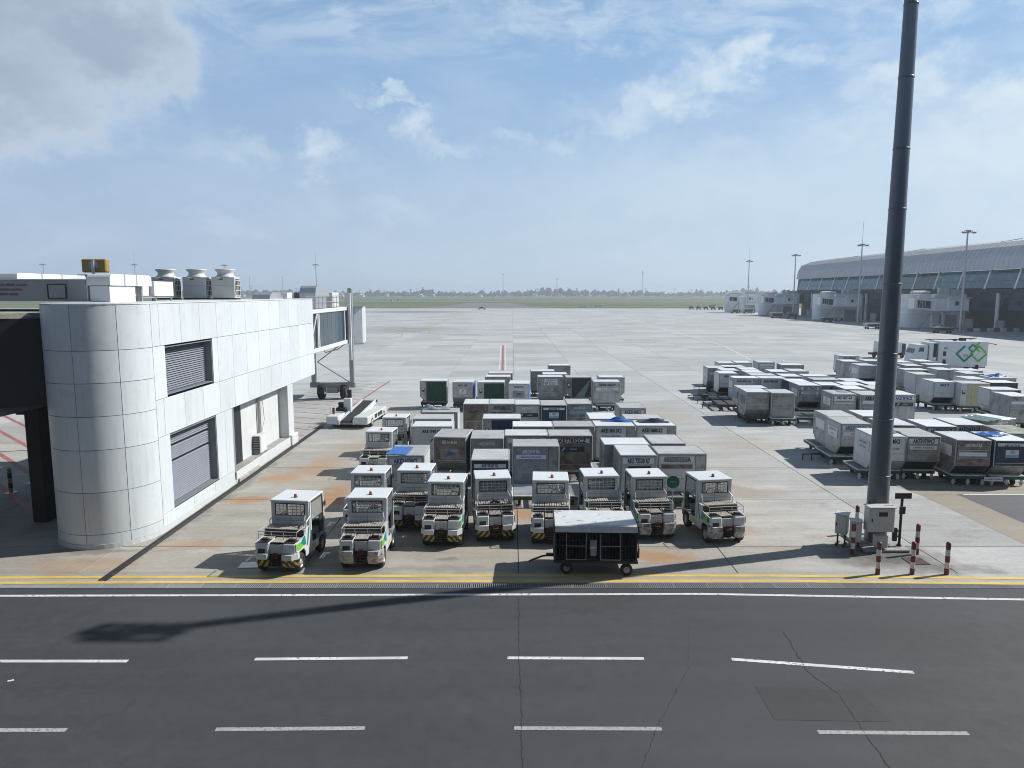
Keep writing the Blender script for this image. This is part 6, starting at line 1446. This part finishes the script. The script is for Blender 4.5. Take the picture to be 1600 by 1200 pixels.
diamond(2.7, 1.95, .85, .2, 'green', 0, 4); diamond(2.05, 2.55, .42, .18, 'teal', 0, 4); diamond(2.75, 2.7, .5, .18, 'green', 1, 3)
text('lettering', 'GSS', .3, M['ink_red'], tk, (1.35, -1.21, 1.75), (pi / 2, 0, 0), .03)
for x in (-3.3, 2.6): 
    for y in (-.95, .95): wheel(tk, x, y, .42, .3, n=14)
st = thing('utility_truck', 'small white utility truck with a green cross mostly hidden by the mast', 'truck', (50.2, 95.0, 0))
MB().box(.1, 0, 1.45, 3.0, 1.7, 1.5, .08).build('body', M['tug_roof'], st)
MB().box(.0, 0, .55, 4.2, 1.5, .25, .02).build('chassis', M['black'], st)
MB().box(1.95, 0, 1.3, .55, 1.5, 1.3, .1).build('cab', M['glass_dark'], st)
MB().tube([(-1.15, -.87, 2.05), (-.55, -.87, 1.4), (-1.2, -.87, .9)], .07, 4).tube([(.35, -.87, 2.05), (-.35, -.87, 1.4), (.4, -.87, .9)], .07, 4).build('logo', M['green'], st)
for x in (-1.3, 1.7):
    for y in (-.7, .7): wheel(st, x, y, .38, .25, n=12)
def car(x, y, yaw, label, m='tug_roof'):
    t = thing('parked_car', label, 'car', (x, y, 0), R(yaw))
    MB().prism([(-2.2, .35), (2.2, .35), (2.25, .8), (1.3, .95), (-2.2, 1.0)], -.85, .85, 'y').build('body', M[m], t)
    MB().prism([(-1.3, 1.0), (1.25, .95), (.6, 1.5), (-1.0, 1.52)], -.72, .72, 'y').build('cabin', M['glass_dark'], t)
    MB().prism([(-1.0, 1.52), (.6, 1.5), (.5, 1.56), (-.9, 1.58)], -.72, .72, 'y').build('roof', M[m], t)
    for xx in (-1.4, 1.4):
        for yy in (-.78, .78): wheel(t, xx, yy, .33, .22, n=10)
car(-15.7, 372, 0, 'white car driving on the apron edge near the yellow guide line')
car(97.6, 262, 8, 'white car parked between the second and third gate house')
def far_cart(x, y, label, m, yaw=0, h=1.3, w=3.0):
    t = thing('baggage_cart', label, 'baggage cart', (x, y, 0), R(yaw), 'far carts by the gate houses')
    MB().box(0, 0, .55 + h / 2, w, 1.5, h, .04).build('box', M[m], t)
    MB().box(0, 0, .6 + h, w + .1, 1.6, .08).build('roof', M['roof_light'], t)
    MB().box(0, -.76, .55 + h * .45, w * .8, .03, h * .6).build('side_opening', M['d_dark'], t)
    for xx in (-w * .35, w * .35):
        for yy in (-.6, .6): MB().lathe([(.001, -.1), (.26, -.1), (.26, .1), (.001, .1)], 8, 'y', (xx, yy, .26)).build('wheel', M['tyre'], t)
for i in range(8): far_cart(95 + i * 3.3, 378 - i * 2.0, 'small grey cart in the long line of carts at the far apron corner', 'alu_dull', -30, 1.2, 2.4)
far_cart(95.5, 306, 'grey cart left of the pair before the farthest gate house', 'alu'); far_cart(100.2, 303, 'wider grey cart before the farthest gate house', 'alu', 0, 1.6, 4.2); far_cart(104.6, 312, 'small cart behind the wider grey one at the farthest gate', 'alu_dull')
far_cart(91.2, 246, 'grey cart left of the white car by the second gate', 'alu_dull', 0, 1.4, 4); far_cart(95.4, 243, 'brownish cart touching the grey one by the second gate', 'alu_brown', 0, 1.3, 3.4)
far_cart(94.6, 214, 'dark low cart in front of the third gate house', 'd_dark', 0, .8, 3.2); far_cart(93.2, 154, 'dark low cart under the nearest gate jet bridge', 'd_dark', 0, .7, 4.0); far_cart(87, 172, 'small pale cart just left of the big mast on the apron', 'alu', 0, .8, 3.6)
ch = thing('barrier_row', 'row of white and red plastic barriers along the nearest gate house', 'barrier', (103, 160, 0))
for i in range(10): MB().box(i * 1.5, 0, .4, 1.2, .4, .8, .05).build('barrier', M['bwhite' if i % 2 else 'red'], ch)
MB().box(6.8, .3, .06, 15, .2, .1).build('base_rail', M['black'], ch)
for x, y in ((110.5, 150), (93, 219)):
    t = thing('traffic_cone', 'orange cone standing near the ' + ('nearest gate barriers' if x > 100 else 'third gate house'), 'cone', (x, y, 0))
    MB().lathe([(.28, .0), (.28, .04), (.2, .05), (.05, .75), (.001, .76)], 10).build('body', M['orange'], t, True)
    MB().box(0, 0, .02, .5, .5, .04).build('base', M['black'], t)

# ------------------------------------------------------------------ airfield furniture, horizon
for x, y, l in ((42, 424, 'white sign board in the grass right of the centre'), (52, 432, 'pale sign board farther right in the grass'), (120, 428, 'small dark cabin in the grass beside the gate houses')):
    t = thing('airfield_sign', l, 'sign', (x, y, -.05))
    MB().box(0, 0, 1.0, 4.2, .3, 1.2, .03).build('board', M['plate' if 'board' in l else 'tug_grey'], t)
    for dx in (-1.5, 1.5): MB().box(dx, 0, .2, .15, .15, .5).build('leg', M['galv'], t)
rnd = random.Random(11)
tl = MB()
ico_v = []; 
def blob(mb, x, y, z, rx, rz, rnd):
    o = []; n = 7
    for k, (h, s) in enumerate(((-.8, .55), (-.2, 1.0), (.45, .8), (.95, .25))):
        for i in range(n):
            t = 2 * pi * i / n + k * .4; q = s * rx * rnd.uniform(.7, 1.25)
            o.append((x + q * cos(t), y + q * sin(t), z + h * rz * rnd.uniform(.75, 1.2)))
    f = [(k * n + i, k * n + (i + 1) % n, (k + 1) * n + (i + 1) % n, (k + 1) * n + i) for k in range(3) for i in range(n)]
    f.append(tuple(range(3 * n, 4 * n)))
    mb.add(o, f)
x = -1900
while x < 1900:
    hh = 8 + 8 * (.5 + .5 * sin(x * .011) * sin(x * .0037 + 1)) + rnd.uniform(-4, 4) + (rnd.uniform(3, 8) if rnd.random() < .16 else 0)
    for k in range(4):
        y = 1780 + rnd.uniform(-60, 160); r = rnd.uniform(2.5, 8)
        blob(tl, x + rnd.uniform(-8, 8), y, hh * rnd.uniform(.28, .66), r, hh * .38 * rnd.uniform(.6, 1.15), rnd)
    if rnd.random() < .25:
        xx, yy, ht = x + rnd.uniform(-5, 5), 1760 + rnd.uniform(-30, 60), hh + rnd.uniform(2, 7)
        tl.cyl((xx, yy, 0), (xx, yy, ht), .5, 4)
        for q in range(7):
            a = 2 * pi * q / 7
            tl.add([(xx, yy, ht), (xx + 3 * cos(a - .25), yy + 3 * sin(a - .25), ht + .8), (xx + 5.5 * cos(a), yy + 5.5 * sin(a), ht - 1.2), (xx + 3 * cos(a + .25), yy + 3 * sin(a + .25), ht + .8)], [(0, 1, 2, 3)])
    x += rnd.uniform(4, 9)
tag(tl.build('far_treeline', M['foliage']), 'long hazy line of trees along the horizon', None, None, 'stuff')
hw = MB().box(0, 0, 2.6, 12, 9, 5.2).mesh('wall'); hr = MB().prism([(-6.6, 5.1), (6.6, 5.1), (0, 8.6)], -5.2, 5.2, 'y').mesh('roof')
for i in range(26):
    t = thing('far_house', 'tiny pale house among the trees on the horizon', 'house', (-700 + i * 58 + rnd.uniform(-22, 22), 1700 + rnd.uniform(-20, 15), 0), rnd.uniform(-.4, .4), 'houses on the horizon')
    s = rnd.uniform(.6, 1.15); t.scale = (s * rnd.uniform(.8, 1.8), s, s * rnd.uniform(.8, 1.2))
    obj('wall', hw, M['house'], t); obj('roof', hr, M['house_roof' if rnd.random() < .6 else 'term_white'], t)
for px, h, l in ((-22, 58, 'slim lattice tower on the horizon left of the centre'), (-560, 52, 'faint radio mast above the trees at the far left'), (110, 46, 'faint radio mast above the trees right of the centre'), (-640, 48, 'faint radio mast just right of the condensers'), (318, 62, 'thin tower on the horizon near the farthest gate house')):
    t = thing('radio_tower', l, 'tower', (px * 1.0, 1750, 0))
    f = MB()
    for sx, sy in ((-1, -1), (1, -1), (1, 1), (-1, 1)): f.cyl((sx * 1.5, sy * 1.5, 0), (sx * .4, sy * .4, h), .16, 4)
    for k in range(10):
        w_ = 1.5 - 1.1 * k / 10; z = h * k / 10
        f.tube([(-w_, -w_, z), (w_, -w_, z + h / 10), ], .1, 4).tube([(w_, -w_, z), (-w_, -w_, z + h / 10)], .1, 4)
    f.build('lattice', M['galv'], t)
    MB().box(0, 0, h * .93, 2.6, 2.6, 2.5).build('antenna', M['term_white'], t)
for i, (x, y, l) in enumerate(((-118, 700, 'small red and white marker far left in the grass'), (-112, 705, 'second small red and white marker far left in the grass'))):
    t = thing('airfield_marker', l, 'marker', (x, y, 0))
    MB().box(0, 0, 1.0, 1.6, .8, 2.0).build('body', M['bwhite'], t); MB().box(0, 0, 2.3, 1.6, .8, .6).build('top', M['ink_red'], t)

# ------------------------------------------------------------------ air
hz = MB().box(0, 1130, 17.5, 5000, 2540, 37).build('haze', None)
hm = bpy.data.materials.new('haze_air'); hm.use_nodes = True; ht = hm.node_tree; ht.nodes.clear()
pv = ht.nodes.new('ShaderNodeVolumePrincipled'); pv.inputs['Color'].default_value = (.78, .87, .97, 1); pv.inputs['Density'].default_value = .0004; pv.inputs['Anisotropy'].default_value = .2
ou = ht.nodes.new('ShaderNodeOutputMaterial'); ht.links.new(pv.outputs[0], ou.inputs['Volume'])
hz.data.materials.append(hm); tag(hz, None, None, None, 'stuff')

flush_texts()
